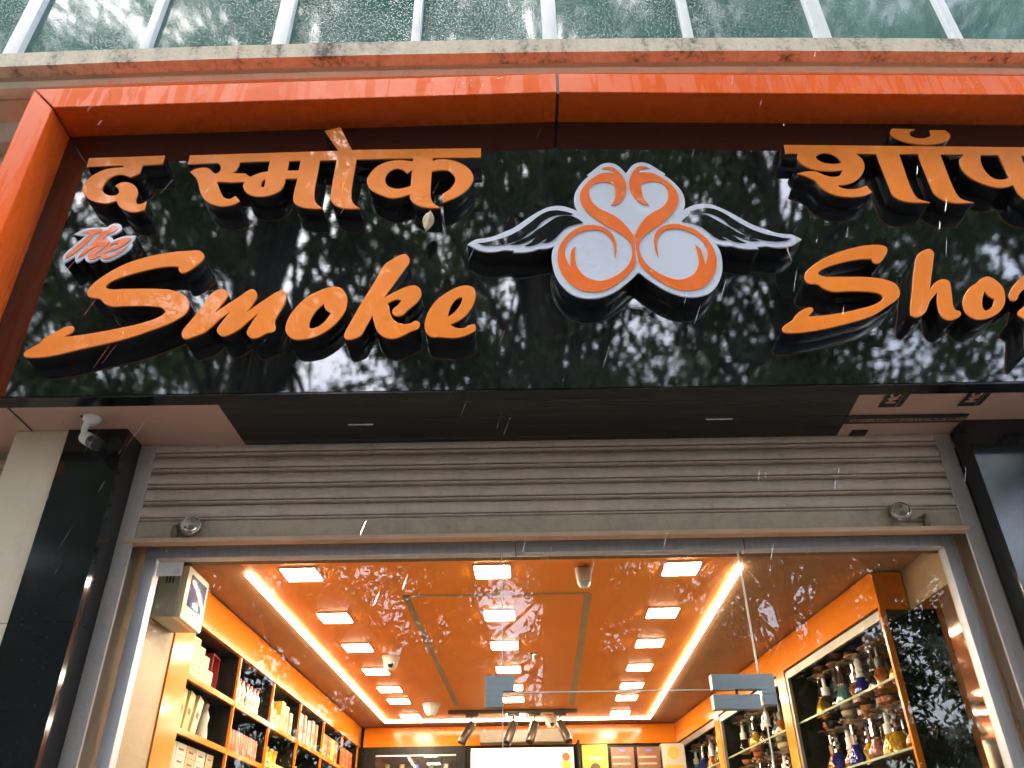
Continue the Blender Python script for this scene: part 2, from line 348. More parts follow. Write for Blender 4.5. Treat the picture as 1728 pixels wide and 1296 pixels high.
# printed film: strips and lettering
def text_me(s, size, bold=0.0, align='LEFT'):
    cu = bpy.data.curves.new('text', 'FONT'); cu.body = s; cu.size = size; cu.offset = bold; cu.align_x = align
    o = bpy.data.objects.new('text', cu); COL.objects.link(o); dg = bpy.context.evaluated_depsgraph_get(); dg.update()
    me = bpy.data.meshes.new_from_object(o.evaluated_get(dg)); bpy.data.objects.remove(o); bpy.data.curves.remove(cu); me.materials.clear(); return me
def flat_text(s, size, m, origin, xd, yd, bold=0.0, align='LEFT', name='lettering', fit=None):
    me = text_me(s, size, bold, align); xd = Vector(xd); yd = Vector(yd); zd = xd.cross(yd)
    mw = Matrix(((xd.x, yd.x, zd.x, origin[0]), (xd.y, yd.y, zd.y, origin[1]), (xd.z, yd.z, zd.z, origin[2]), (0, 0, 0, 1)))
    if fit:
        xs_ = [v.co.x for v in me.vertices]; k_ = fit/(max(xs_)-min(xs_)); me.transform(Matrix.Diagonal((k_, 1, 1, 1)))
    me.transform(mw); return link(name, me, m)
sub(box('printed_strip', (1.157, 2.409, SZ-.006), (1.58, 2.463, SZ-.0035), M['print']))
sub(flat_text('REMOVE PROTECTIVE FILM BEFORE CUTTING & FABRICATION', .028, M['print_tan'], (1.575, 2.428, SZ-.0075), (-1, 0, 0), (0, 1, 0), .0006, fit=.40))
for x0 in (1.243, 1.512, 1.78):
    sub(box('printed_logo', (x0, 2.265, SZ-.006), (x0+.055, 2.352, SZ-.0035), M['print']))
    for k in (0, 1): sub(box('printed_bar', (x0+.061+k*.009, 2.265, SZ-.006), (x0+.066+k*.009, 2.352-.003*k, SZ-.0035), M['print']))
    sub(flat_text('MO', .046, M['print_tan'], (x0+.044, 2.325, SZ-.0075), (0, -1, 0), (-1, 0, 0), .002))
sub(box('printed_logo', (1.215, 2.515, SZ-.006), (1.27, 2.60, SZ-.0035), M['print']))
# pillars
B(box('cream_pilaster', (-1.715, 2.435, .0), (-1.531, 2.70, 2.3568), M['pillar_cream'])); B(box('cream_pilaster', (-1.715, 2.4352, 2.3592), (-1.531, 2.70, SZ-.002), M['pillar_cream']))
B(box('granite_pilaster', (-1.529, 2.427, .0), (-1.326, 2.548, 2.3575), M['granite'])); B(box('granite_pilaster', (-1.529, 2.427, 2.3585), (-1.326, 2.548, SZ-.002), M['granite']))
B(box('granite_pilaster', (1.577, 2.455, .0), (2.6, 2.548, 2.3575), M['granite'])); B(box('granite_pilaster', (1.577, 2.455, 2.3585), (2.6, 2.548, SZ-.002), M['granite']))
B(box('lintel', (-1.70, 2.66, 2.70), (2.6, 2.90, SZ), M['reveal']))
B(box('reveal', (-1.70, 2.552, .0), (-1.30, 2.79, 2.70), M['reveal'])); B(box('reveal', (1.555, 2.552, .0), (2.6, 2.79, 2.70), M['reveal']))
B(box('neighbour_wall', (-3.6, 2.60, .0), (-1.72, 2.75, SZ), M['wall']))

# ------------------------------------------------------------------ roller shutters
def slat_prof(y, zt, h=.062):
    q = [(0, .014), (.0015, .010), (.007, .001), (.018, -.007), (.030, -.010), (.041, -.009), (.0475, -.004), (.0485, .013), (.0505, .013), (.0515, -.002), (.054, -.007), (.0575, -.007), (.0600, -.002), (.0605, .014)]
    pr = [(y+dy, zt-dz*h/.062) for dz, dy in q]
    return pr+[(y+.018, zt-h), (y+.018, zt)]
def shutter(name, x0, x1, ztop, n, y, label):
    e = empty(name, ((x0+x1)/2, y, ztop-.3), 0, label, 'shutter'); base = Vector(e.location)
    def A(o): o.parent = e; o.location = Vector(o.location)-base; return o
    for k in range(n): A(prism_x('slat', slat_prof(y, ztop-k*.0622), [x0, (x0+x1)/2, x1], M['shutter']))
    return e, A
sh, A = shutter('roller_shutter', -1.285, 1.535, 3.0455, 5, 2.565, 'raised dusty grey roller shutter above the glass shop front')
A(box('bottom_rail', (-1.285, 2.561, 2.668), (1.535, 2.579, 2.7342), M['rail'], bev=.002))
lipv = [(2.579, 2.6515), (2.546, 2.6515), (2.5435, 2.654), (2.5435, 2.666), (2.546, 2.6685), (2.579, 2.6675)]
A(prism_x('bottom_angle', lipv, [-1.305, 0, 1.53], M['lip'], None, False))
for x0, x1 in ((-1.326, -1.273), (1.519, 1.573)):
    A(box('guide', (x0, 2.549, .0), (x1, 2.5605, SZ-.003), M['guide'], bev=.0015)); 
    A(box('guide', (x0+.004 if x0 < 0 else x0+.03, 2.561, .0), (x1-.03 if x0 < 0 else x1-.004, 2.60, SZ-.003), M['guide']))
for sx, x in ((-1, -1.14), (1, 1.398)):
    A(link('hasp', lathe_me('hasp', [(0, -.03), (.007, -.028), (.011, -.012), (.012, 0), (.010, .016), (.005, .026), (0, .028)], 10), M['rust'], None, (x, 2.553, 2.689), (0, .1*sx, 0)))
    A(link('bolt', tube_me('bolt', [(x, 2.555, 2.692), (x+.06*(-sx)*1.0, 2.555, 2.692)], .004), M['rust']))
nsh, A2 = shutter('neighbour_shutter', -3.4, -1.716, 2.99, 12, 2.57, 'closed grey shutter of the neighbouring shop beyond the cream pilaster')

# padlocks: round disc padlocks
def padlock(x, z, tilt, label):
    e = empty('padlock', (x, 2.537, z), 0, label, 'padlock', 'disc padlocks on the shutter rail'); e.rotation_euler = (math.radians(-8), 0, tilt)
    me = lathe_me('body', [(0, -.012), (.0285, -.012), (.0325, -.010), (.0345, -.006), (.0345, .006), (.0325, .010), (.0285, .012), (0, .012)], 32)
    me.transform(Matrix.Rotation(math.pi/2, 4, 'X')); b = link('body', me, M['lock'], e)
    arc = [(.021*math.cos(a), -.0135, -.004+.021*math.sin(a)) for a in [math.radians(-150+k*12) for k in range(11)]]
    link('shackle', tube_me('shackle', arc, .0045, 8), M['steel'], e)
    k = lathe_me('keyhole', [(0, -.0012), (.006, -.0012), (.006, .0012), (0, .0012)], 14); k.transform(Matrix.Rotation(math.pi/2, 4, 'X'))
    link('keyhole', k, M['rust'], e, (0.004, -.0145, .015))
    r = lathe_me('rim', [(.0255, -.0022), (.030, -.0022), (.030, .0022), (.0255, .0022), (.0255, -.0022)], 32); r.transform(Matrix.Rotation(math.pi/2, 4, 'X'))
    link('rim', r, M['steel'], e, (0, -.013, 0))
    box('slot', (-.006, -.0165, -.036), (.010, -.012, -.004), M['rust'], e, bev=.002)
padlock(-1.083, 2.706, .3, 'round steel padlock on the left end of the shutter rail')
padlock(1.311, 2.716, -.3, 'round steel padlock on the right end of the shutter rail')

# ------------------------------------------------------------------ shop sign
YP, YF, YL = 2.20, 2.055, 2.134
sg = empty('shop_sign', (.3, YP, 3.02), 0, 'large black mirror-gloss shop sign with orange frame and raised letters', 'sign'); SB = Vector(sg.location)
def G(o): o.parent = sg; o.location = Vector(o.location)-SB; return o
bm = bmesh.new()
pv = [(-1.776, 4.254), (.203, 4.300), (2.66, 4.225), (2.66, 3.02), (-1.776, 3.02)]
f = [bm.verts.new((x, YP, z)) for x, z in pv]; bk = [bm.verts.new((x, YP+.06, z)) for x, z in pv]
bm.faces.new(f); bm.faces.new(bk[::-1])
for i in range(5): bm.faces.new((f[i], f[(i+1) % 5], bk[(i+1) % 5], bk[i]))
G(link('panel', bm_mesh(bm, 'panel'), M['panel']))
G(box('bottom_edge', (-1.90, YP+.002, 3.0135), (2.66, YP+.0605, 3.0175), M['gloss_black']))
def beam(name, xa, xb, zi, zo, m):
    """beam between x stations: inner z, outer z at both ends"""
    bm = bmesh.new(); V = []
    for x, i, o in ((xa[0], zi[0], zo[0]), (xb[0], zi[1], zo[1])): pass
    A_ = [(xa[0], YF, zi[0]), (xa[1], YF, zo[0]), (xa[1], YP+.25, zo[0]), (xa[0], YP+.06, zi[0])]
    B_ = [(xb[0], YF, zi[1]), (xb[1], YF, zo[1]), (xb[1], YP+.25, zo[1]), (xb[0], YP+.06, zi[1])]
    a = [bm.verts.new(p) for p in A_]; b = [bm.verts.new(p) for p in B_]
    for i in range(4): bm.faces.new((a[i], b[i], b[(i+1) % 4], a[(i+1) % 4]))
    bm.faces.new(a[::-1]); bm.faces.new(b)
    bmesh.ops.recalc_face_normals(bm, faces=bm.faces)
    bmesh.ops.bevel(bm, geom=bm.edges[:], offset=.0022, segments=2, affect='EDGES')
    return G(link(name, bm_mesh(bm, name, True), m))
beam('frame_beam', (-1.757, -1.861), (.197, .199), (4.2495, 4.2965), (4.360, 4.4105), M['frame'])
beam('frame_beam', (.209, .211), (2.66, 2.76), (4.2965, 4.219), (4.4105, 4.333), M['frame'])
box_j = G(box('frame_joint', (.196, YF+.004, 4.302), (.212, YP+.05, 4.406), M['print']))
def post(name, top, bot, m):
    """side post: (inner x, outer x) at the top mitre and at the foot"""
    bm = bmesh.new()
    T = [(top[0], YF, top[2]), (top[1], YF, top[3]), (top[1], YP+.25, top[3]), (top[0], YP+.06, top[2])]
    F_ = [(bot[0], YF, 3.02), (bot[1], YF, 3.02), (bot[1], YP+.25, 3.02), (bot[0], YP+.06, 3.02)]
    a = [bm.verts.new(p) for p in T]; b = [bm.verts.new(p) for p in F_]
    for i in range(4): bm.faces.new((a[i], b[i], b[(i+1) % 4], a[(i+1) % 4]))
    bm.faces.new(a[::-1]); bm.faces.new(b); bmesh.ops.recalc_face_normals(bm, faces=bm.faces)
    bmesh.ops.bevel(bm, geom=bm.edges[:], offset=.0022, segments=2, affect='EDGES')
    return G(link(name, bm_mesh(bm, name, True), m))
post('frame_post', (-1.762, -1.866, 4.243, 4.354), (-1.735, -1.850), M['frame'])
post('frame_post', (2.665, 2.765, 4.212, 4.327), (2.665, 2.78), M['frame'])

# --- letter outlines, traced on the sign face
def trace(ox, oy, s, pts): return [(ox+p[0]/s, oy+p[1]/s, p[2] if len(p) > 2 else 0) for p in pts]
def curve_pts(loop, n=5):
    P = [Vector((p[0], p[1])) for p in loop]; c = [p[2] for p in loop]; m = len(P); out = []
    for i in range(m):
        p1, p2 = P[i], P[(i+1) % m]; out.append(p1.copy())
        if c[i] and c[(i+1) % m]: continue
        p0 = P[i-1] if not c[i] else p1*2-p2
        p3 = P[(i+2) % m] if not c[(i+1) % m] else p2*2-p1
        def tj(t, a, b): return t+max((b-a).length, 1e-6)**.5
        t0 = 0; t1 = tj(t0, p0, p1); t2 = tj(t1, p1, p2); t3 = tj(t2, p2, p3)
        for k in range(1, n):
            t = t1+(t2-t1)*k/n
            a1 = p0*((t1-t)/(t1-t0))+p1*((t-t0)/(t1-t0)); a2 = p1*((t2-t)/(t2-t1))+p2*((t-t1)/(t2-t1)); a3 = p2*((t3-t)/(t3-t2))+p3*((t-t2)/(t3-t2))
            b1 = a1*((t2-t)/(t2-t0))+a2*((t-t0)/(t2-t0)); b2 = a2*((t3-t)/(t3-t1))+a3*((t-t1)/(t3-t1))
            out.append(b1*((t2-t)/(t2-t1))+b2*((t-t1)/(t2-t1)))
    return out
def plane_loops(loops, Y):
    res = []
    for lp in loops:
        res.append([(lambda w: (w.x, w.z))(onY(p.x, p.y, Y)) for p in curve_pts(lp)])
    return res
def solid_me(loops, yfront, depth, bevel=.0012):
    cu = bpy.data.curves.new('outline', 'CURVE'); cu.dimensions = '2D'; cu.fill_mode = 'BOTH'
    cu.extrude = max(depth/2-bevel, 1e-4); cu.bevel_depth = bevel; cu.bevel_resolution = 1; cu.offset = -bevel
    for lp in loops:
        s = cu.splines.new('POLY'); s.points.add(len(lp)-1); s.use_cyclic_u = True
        for pt, (x, z) in zip(s.points, lp): pt.co = (x, z, 0, 1)
    o = bpy.data.objects.new('outline', cu); COL.objects.link(o); dg = bpy.context.evaluated_depsgraph_get(); dg.update()
    me = bpy.data.meshes.new_from_object(o.evaluated_get(dg)); bpy.data.objects.remove(o); bpy.data.curves.remove(cu)
    me.transform(Matrix.Translation((0, yfront+depth/2, 0)) @ Matrix.Rotation(math.pi/2, 4, 'X')); me.materials.clear(); return me
def raised(name, label, loops, face_mat, parent=None, face='face'):
    lp = plane_loops(loops, YL)
    a = link(name, solid_me(lp, YL+.0065, YP-YL-.007), M['gloss_black']); G(a)
    fc = link(face, solid_me(lp, YL, .006), face_mat); fc.parent = a
    if label: a['label'] = label
    return a

A_ = (0, 200, 3.6); B_ = (310, 240, 6.646); C_ = (480, 200, 4.547); D_ = (1300, 200, 4.037); E_ = (1560, 200, 8.101)
F_ = (0, 380, 3.6); G_ = (300, 470, 8.64); H_ = (440, 400, 4.114); I_ = (1280, 390, 3.857); J_ = (1600, 440, 6.48); K_ = (100, 365, 12.34)
da = trace(*A_, [(540,240,1),(1002,224,1),(988,275,1),(868,282,1),(848,330,1),(795,357,1),(745,340),(685,350),(637,390),(622,435),(650,462),(700,466),(722,450),(720,430),(700,408,1),(735,388),(790,390),(828,418),(836,455),(825,490),(830,515),(855,518),(888,502,1),(876,554,1),(820,568),(765,558),(722,530),(707,500,1),(640,515),(560,498),(510,462),(499,430),(515,390),(570,340),(650,305),(750,294,1),(746,283,1),(525,292,1)])
smok = trace(*B_, [(68,145,1)])+trace(*C_, [(415,246,1),(305,92,1),(430,65,1),(518,240,1),(1508,226,1),(1508,296,1),(1138,300,1),(1135,325,1),(1180,313),(1260,315),(1360,345),(1430,400),(1450,460),(1420,520),(1340,590),(1215,645,1),(1210,580,1),(1270,540),(1310,480),(1305,440),(1260,400),(1200,395),(1130,405,1),(1122,600),(1140,645),(1198,685,1),(1110,685),(1040,672),(985,640),(962,600),(962,580,1),(900,600),(820,610),(740,585),(660,540),(632,480),(645,440),(700,375),(790,330),(890,318),(985,328,1),(988,303,1),(552,312,1),(512,600),(530,650),(582,690,1),(480,690),(400,670),(358,630),(354,590),(400,318,1),(272,320,1),(228,600),(245,650),(296,690,1),(190,690),(110,670),(70,635),(68,595)])+trace(*B_, [(1275,405,1),(1140,408,1),(1125,470),(1080,540),(980,590),(870,608),(760,595),(690,550),(665,490),(685,440,1),(530,452,1),(370,440,1),(410,550),(450,615),(510,635),(580,600,1),(628,655,1),(560,695),(450,718),(350,705),(250,655),(190,570),(165,470),(140,400),(72,330,1),(130,300),(220,283),(280,292),(320,325),(355,350),(400,328),(416,280),(400,245),(380,232,1),(45,243,1)])
smok_h = [trace(*B_, q) for q in ([(628,222,1),(965,210,1),(943,325,1),(860,340),(745,387,1),(690,348,1),(540,348,1),(595,300),(624,245)], [(1183,207,1),(1310,204,1),(1290,315,1),(1162,318,1)], [(915,412,1),(880,435),(868,490),(895,500),(910,460)])]+[trace(*C_, [(978,392,1),(942,420,1),(905,390),(850,383),(795,415),(772,465),(790,512),(850,537),(910,533),(970,515,1)])]
shop = trace(*D_, [(93,178,1),(1800,195,1),(1815,250,1),(1706,250,1),(1810,510),(1840,545),(1925,582,1),(1840,580),(1760,560),(1700,520),(1655,452,1),(1600,468),(1540,468),(1440,440),(1350,390),(1300,330),(1290,280),(1318,245,1),(1158,242,1),(1262,500),(1300,545),(1388,572,1),(1270,575),(1180,555),(1120,510),(1100,475),(1005,240,1),(877,240,1),(972,500),(1010,545),(1090,570,1),(980,572),(890,555),(835,520),(815,475),(722,240,1),(580,236,1),(625,275),(642,320),(630,370),(590,415),(530,445),(455,452,1),(480,470),(540,480),(600,475),(655,455,1),(695,500,1),(640,525),(540,535),(440,520),(360,480),(300,420),(250,395),(185,373,1),(240,360),(310,360),(370,385),(420,396),(470,388),(495,352,1),(400,357),(290,343),(210,305),(183,265),(190,236,1),(105,236,1)])
shop_h = [trace(*D_, [(310,262),(340,237),(410,237),(460,265),(490,303,1),(420,308),(350,295)]), trace(*E_, [(770,495,1),(1010,497,1),(1165,805,1),(1080,833),(960,820),(860,750),(790,640),(768,550)])]
chandra = trace(*D_, [(830,66,1),(985,72,1),(950,90),(955,115),(1000,132),(1050,132),(1090,115),(1085,78,1),(1190,78,1),(1222,105),(1225,130),(1180,160),(1080,176),(960,168),(860,135),(818,100),(818,85)])
Ls = trace(*F_, [(1215,155),(1240,185),(1225,215),(1130,285),(1100,288),(1085,270),(1085,252,1),(1030,250),(900,270),(740,315),(660,350),(640,375),(670,388),(780,386),(950,386),(1060,398),(1130,435),(1150,480),(1130,530),(1060,580),(940,630),(760,690),(500,750),(300,795),(180,803),(145,795),(145,775),(180,750),(240,715),(265,690),(340,645),(420,612),(447,620),(440,645),(385,678,1),(520,662),(700,630),(880,588),(980,548),(1003,522),(980,500),(900,490),(780,490),(680,492),(635,475),(605,445),(570,440),(535,430),(530,400),(560,360),(640,300),(760,235),(900,190),(1050,163),(1150,155)])
Lm = trace(*G_, [(650,148),(700,175),(732,230),(715,275),(535,500,1),(720,375),(900,260),(1020,175),(1080,152),(1140,190),(1155,250),(1130,310),(1000,495,1),(1200,350),(1350,250),(1450,190),(1520,173),(1570,205),(1580,280),(1550,370),(1480,490),(1420,610),(1418,665),(1425,720),(1390,770),(1290,795),(1210,840),(1130,870),(1060,860),(1005,800),(1010,760),(1090,620),(1182,495,1),(1050,600),(900,730),(760,810),(660,840),(600,810),(568,755),(590,700),(760,485,1),(600,600),(480,710),(370,795),(220,850),(120,880),(70,860),(55,800),(80,740),(180,620),(340,420),(450,260),(530,190),(590,158)])
Lo = trace(*H_, [(520,343),(565,360),(598,410),(600,450),(585,510),(540,575),(470,640),(380,690),(280,710),(220,705),(175,660),(172,620),(195,555),(250,480),(330,410),(400,375),(450,355)]); Lo_h = trace(*H_, [(435,462,1),(450,500),(487,527,1),(440,590),(380,628),(340,630),(338,590),(375,520)])
Lk = trace(*H_, [(1005,118),(1030,145),(1030,175),(1000,220),(850,425,1),(930,380),(1020,342),(1075,336),(1110,365),(1112,410),(1080,455),(1020,505),(985,540),(945,548),(915,530),(915,505),(960,462),(972,440),(940,433),(878,460,1),(890,480),(900,530),(930,580),(990,603),(1040,598),(1075,580),(1103,595),(1095,630),(1040,655),(960,695),(900,705),(850,690),(805,645),(785,590),(775,545,1),(730,620),(690,685),(600,710),(578,690),(585,660),(640,560),(700,455),(790,310),(860,190),(920,150),(975,122)])
Le = trace(*H_, [(1430,335),(1475,350),(1490,385),(1485,440),(1450,510),(1390,570),(1312,607,1),(1360,630),(1410,630),(1450,610),(1485,607),(1492,640),(1460,665),(1400,690),(1330,700),(1250,693),(1180,690),(1145,655),(1138,600),(1160,525),(1220,440),(1300,380),(1370,345)]); Le_h = trace(*H_, [(1398,420),(1385,470),(1340,525),(1298,555,1),(1310,500),(1345,440),(1380,420)])
LS = trace(*I_, [(800,90),(835,105),(838,135),(800,195),(775,210),(745,200),(735,180,1),(640,185),(500,215),(410,250),(388,275),(420,293),(520,296),(700,298),(830,315),(900,350),(922,400),(905,440),(850,480),(740,550),(560,605),(380,645),(230,663),(170,658),(155,635),(175,610),(220,580),(240,550),(290,510),(340,495),(358,510),(325,555,1),(450,545),(640,510),(770,470),(812,435),(795,410),(730,395),(600,390),(480,392),(420,370),(385,345),(325,338),(302,310),(305,275),(340,235),(420,180),(540,130),(660,98),(740,88)])
Lh = trace(*I_, [(1115,115),(1142,140),(1140,180),(1115,380,1),(1150,335),(1200,312),(1240,325),(1255,380),(1270,490),(1285,512),(1312,520),(1318,545),(1270,575),(1225,575),(1185,540),(1165,470),(1165,395,1),(1120,450),(1085,530),(1030,560),(995,545),(990,515),(1000,400),(1015,240),(1035,155),(1075,125)])
LO = trace(*J_, [(420,172),(470,180),(540,225),(600,290),(625,390),(615,480),(560,560),(480,610),(380,640),(280,630),(200,570),(165,480),(175,390),(230,300),(310,240),(360,195)]); LO_h = trace(*J_, [(400,330,1),(440,380),(508,418,1),(490,490),(440,535),(405,542),(378,500),(375,420)])
Lp = trace(*J_, [(668,390),(690,310),(760,220),(850,150),(930,140),(960,180),(1020,150),(1090,160),(1140,230),(1130,340),(1060,430),(960,480),(930,560),(925,700),(900,950),(875,1005),(845,980),(840,800),(838,640),(800,612),(765,580),(775,545),(830,495),(870,380),(876,310),(829,310),(775,370),(755,420),(720,437),(690,430)]); Lp_h = trace(*J_, [(960,330),(1000,250),(1050,240),(1060,290),(1020,360),(970,390)])
OR = 'letter'
raised(OR, 'raised orange Devanagari letter at the sign\'s upper left', [da], M['letter'])
raised(OR, 'raised orange Devanagari word under one headline stroke', [smok]+smok_h, M['letter'])
raised(OR, 'raised orange Devanagari word cut by the right picture edge', [shop]+shop_h, M['letter'])
raised(OR, 'small raised orange crescent above the Devanagari word', [chandra], M['letter'])
for lab, lp in (('large sweeping orange capital S of the long left script word', [Ls]), ('orange letter m of the long left script word', [Lm]), ('orange letter o of the long left script word', [Lo, Lo_h]), ('orange letter k of the long left script word', [Lk]), ('orange letter e of the long left script word', [Le, Le_h]),
                ('orange capital S of the short right script word', [LS]), ('orange letter h of the short right script word', [Lh]), ('orange letter o of the short right script word', [LO, LO_h]), ('orange letter p of the short right script word, cut by the picture edge', [Lp, Lp_h])):
    raised(OR, lab, lp, M['letter'])
# small word "The"
the_base = trace(*K_, [(295,380,1),(400,320),(500,270),(640,240),(800,230),(1000,225,1),(1080,170),(1180,145),(1260,165),(1300,220),(1290,280),(1220,340),(1050,415,1),(1100,440),(1125,495,1),(1250,440),(1400,405),(1600,400,1),(1560,480),(1500,555,1),(1525,575,1),(1490,650),(1380,750),(1200,860),(1050,930),(930,945),(880,925),(830,880,1),(740,935),(630,960),(560,930),(520,870),(515,850,1),(440,920),(350,970,1),(325,890),(330,830,1),(230,895),(95,980,1),(65,900),(75,840),(130,760),(300,610),(540,405,1),(400,398)])
the_T = trace(*K_, [(485,335),(600,290),(800,272),(890,275),(850,340),(750,360),(600,530),(400,700),(260,810),(130,885,1),(135,840),(200,760),(400,580),(640,360),(560,345)])
the_he = trace(*K_, [(880,345,1),(1010,268),(1090,205),(1165,192),(1215,225),(1195,280),(1120,330),(1000,385),(905,485,1),(1000,478),(1050,505),(1020,575),(920,660),(800,750),(725,805,1),(800,800),(900,740),(960,690,1),(990,620),(1070,560),(1200,500),(1330,455),(1495,450,1),(1440,530),(1320,620),(1180,690),(1010,745),(960,790),(1010,825),(1100,800),(1250,720),(1420,615,1),(1340,710),(1180,810),(1050,870),(960,890),(900,870),(860,830),(740,880),(650,905),(600,880),(595,820),(640,740),(740,660),(850,595,1),(720,640),(600,730),(480,820),(390,860,1),(420,800),(540,690),(700,540)])
the_h = trace(*K_, [(1030,655,1),(1070,605),(1150,565),(1225,562),(1200,605),(1120,645)])
tb = raised('letter_plate', 'small white-edged plate with an orange script word above the large S', [the_base], M['logo_white'])
for lp in ([the_T], [the_he, the_h]):
    o = link('script', solid_me(plane_loops(lp, YL-.002), YL-.0025, .002, .0003), M['logo_orange']); o.parent = tb
# emblem: two mirrored swans with wings
c1 = (930, 265, 10.8); c2 = (930, 370, 9.26); c5 = (785, 340, 8.64)
half = trace(*c1, [(1388,325,1),(1320,250),(1230,165),(1130,115),(1030,105),(920,130),(830,190),(730,270),(655,328,1),(700,335,1),(600,420),(500,540),(440,650),(420,760),(430,860),(460,940),(505,1000,1)])+trace(*c5, [(1560,105),(1450,72),(1330,62),(1200,85),(1080,140),(960,210),(830,300),(700,385),(550,450),(400,510),(280,535),(170,548),(100,580),(35,622,1),(100,660),(200,710),(330,735),(450,730),(570,708),(640,712),(715,715,1),(695,745,1),(850,742),(980,722),(1080,690),(1150,690),(1230,675),(1300,650,1)])+trace(*c2, [(20,500),(10,600),(25,720),(60,850),(130,980),(230,1100),(360,1190),(500,1230),(620,1240),(760,1225),(900,1180),(1050,1100),(1200,980),(1300,890),(1350,835,1)])
swan = trace(*c1, [(915,222,1),(980,192),(1050,180),(1130,195),(1210,250),(1290,340),(1345,440),(1372,540),(1365,640),(1330,740),(1270,820),(1190,885,1),(1090,888,1),(1130,830),(1165,760),(1168,660),(1160,570),(1140,520),(1080,485),(960,468),(860,475),(760,510),(715,550),(692,630),(700,720),(740,810),(800,880),(900,955),(1050,1020),(1180,1090),(1290,1180)])+trace(*c2, [(1200,139),(1290,262,1),(1328,665,1),(1290,760),(1200,870),(1090,970),(960,1060),(820,1120),(660,1145),(520,1130),(400,1085),(280,990),(180,870),(120,740),(100,620),(110,500),(150,390),(220,290),(330,190),(450,125),(560,98),(680,95),(790,120),(880,165),(950,230),(995,320),(1018,430),(1015,540),(998,608,1),(990,530),(985,450),(960,360),(910,280),(840,220),(750,180),(660,172),(560,180),(460,210),(360,265),(270,350),(230,430),(215,520),(230,610),(265,690),(305,745,1),(300,650),(305,560),(325,480),(382,425,1),(375,540),(375,630),(395,720),(440,800),(510,880),(600,930),(700,960),(800,962),(900,935),(1020,880),(1130,800),(1210,710),(1255,600),(1270,500),(1255,420),(1200,330),(1120,260),(1000,180),(860,110)])+trace(*c1, [(780,1110),(660,1010),(570,890),(530,790),(525,700),(550,610),(610,520),(700,430),(810,350),(920,300),(1040,290),(1120,297),(1168,312,1),(1140,275),(1090,245),(1020,230)])
f1 = trace(*c5, [(190,610,1),(300,600),(420,570),(600,520),(780,430),(950,310),(1080,210),(1200,150),(1320,133),(1430,145),(1565,180,1),(1555,198,1),(1440,198),(1330,205),(1220,240),(1110,310),(1040,390),(940,460),(800,560),(650,610),(500,640),(370,648),(270,640)])
f2 = trace(*c5, [(1720,315,1),(1640,255),(1540,215),(1430,212),(1330,235),(1230,295),(1100,385),(1030,430),(930,510),(820,560),(660,632,1),(760,632),(850,610),(950,565),(1040,520,1),(960,600),(860,655,1),(960,650),(1060,620),(1130,575),(1188,540,1),(1170,580),(1125,605,1),(1200,605),(1290,560),(1380,470),(1460,395),(1560,350)])
YE = YL-.006
AX = (onY(1058.5, 295, YE).x+onY(1075.8, 460, YE).x)/2
hl = plane_loops([half], YE)[0]; hl[0] = (AX, hl[0][1]); hl[-1] = (AX, hl[-1][1])
emblem_loop = hl+[(2*AX-x, z) for x, z in hl[::-1][1:-1]]
em = G(link('emblem', solid_me([emblem_loop], YE+.0065, YP-YE-.007), M['gloss_black'])); em['label'] = 'white winged emblem of two mirrored orange swans'
link('face', solid_me([emblem_loop], YE, .006), M['logo_white']).parent = em
for mir in (0, 1):
    for nm, lp, m in (('swan', swan, 'logo_orange'), ('feather', f1, 'panel'), ('feather', f2, 'panel')):
        q = plane_loops([lp], YE)[0]
        if nm == 'swan': q = [(min(x, AX-.0008), z) for x, z in q]
        if mir: q = [(2*AX-x, z) for x, z in q][::-1]
        link(nm, solid_me([q], YE-.0022, .0020, .0002), M[m]).parent = em

# dead leaf stuck under the Devanagari word
lf = bmesh.new(); c = onY(722, 372, 2.118); pts = []
for k in range(9):
    u = k/8; wd = .024*math.sin(math.pi*u**.8)*(1-.25*u)
    z = .05-.102*u; bend = .006*math.sin(3*u)
    pts.append([lf.verts.new((-wd+.003*u, bend+.004, z)), lf.verts.new((0.002*math.sin(5*u), bend-.004, z)), lf.verts.new((wd, bend+.005, z))])
for a, b in zip(pts, pts[1:]):
    for i in (0, 1): lf.faces.new((a[i], a[i+1], b[i+1], b[i]))
bmesh.ops.remove_doubles(lf, verts=lf.verts, dist=.0004)
lo = link('dry_leaf', bm_mesh(lf, 'dry_leaf', True), M['leaf_dry'], None, c, (0, .12, .1))
md = lo.modifiers.new('thick', 'SOLIDIFY'); md.thickness = .0008
tag(lo, 'pale dry leaf stuck below the last Devanagari letter of the sign', 'leaf')

# security camera under the soffit
cc = empty('security_camera', (-1.425, 2.375, SZ), 0, 'white bullet security camera hanging from the brown soffit', 'camera'); cc.scale = (.80, .80, .80)
me = lathe_me('base', [(0, -.030), (.018, -.030), (.026, -.024), (.036, -.012), (.038, -.003), (.038, 0), (0, 0)], 28); link('base', me, M['white_plastic'], cc, (0.012, -.03, -.001))
link('arm', tube_me('arm', [(.0, -.03, -.022), (-.012, -.022, -.045), (-.016, -.008, -.068), (-.004, .002, -.080)], [.016, .013, .0125, .012], 14), M['white_plastic'], cc)
bd = Vector((.62, -.30, -.42)).normalized(); q = bd.to_track_quat('Z', 'Y').to_euler()
body = link('body', lathe_me('body', [(0, -.036), (.020, -.036), (.026, -.031), (.0275, -.02), (.0275, .034), (.0275, .034)], 28), M['white_plastic'], cc, (.004, .0, -.086), q)
link('front_hood', lathe_me('front_hood', [(.0268, .0335), (.0282, .034), (.0282, .088), (.026, .088), (.025, .078), (0, .078)], 28), M['black_plastic'], cc, (.004, .0, -.086), q)
box('label_mark', (-.004, -.0283, -.012), (.0, -.0272, .014), M['print'], body)
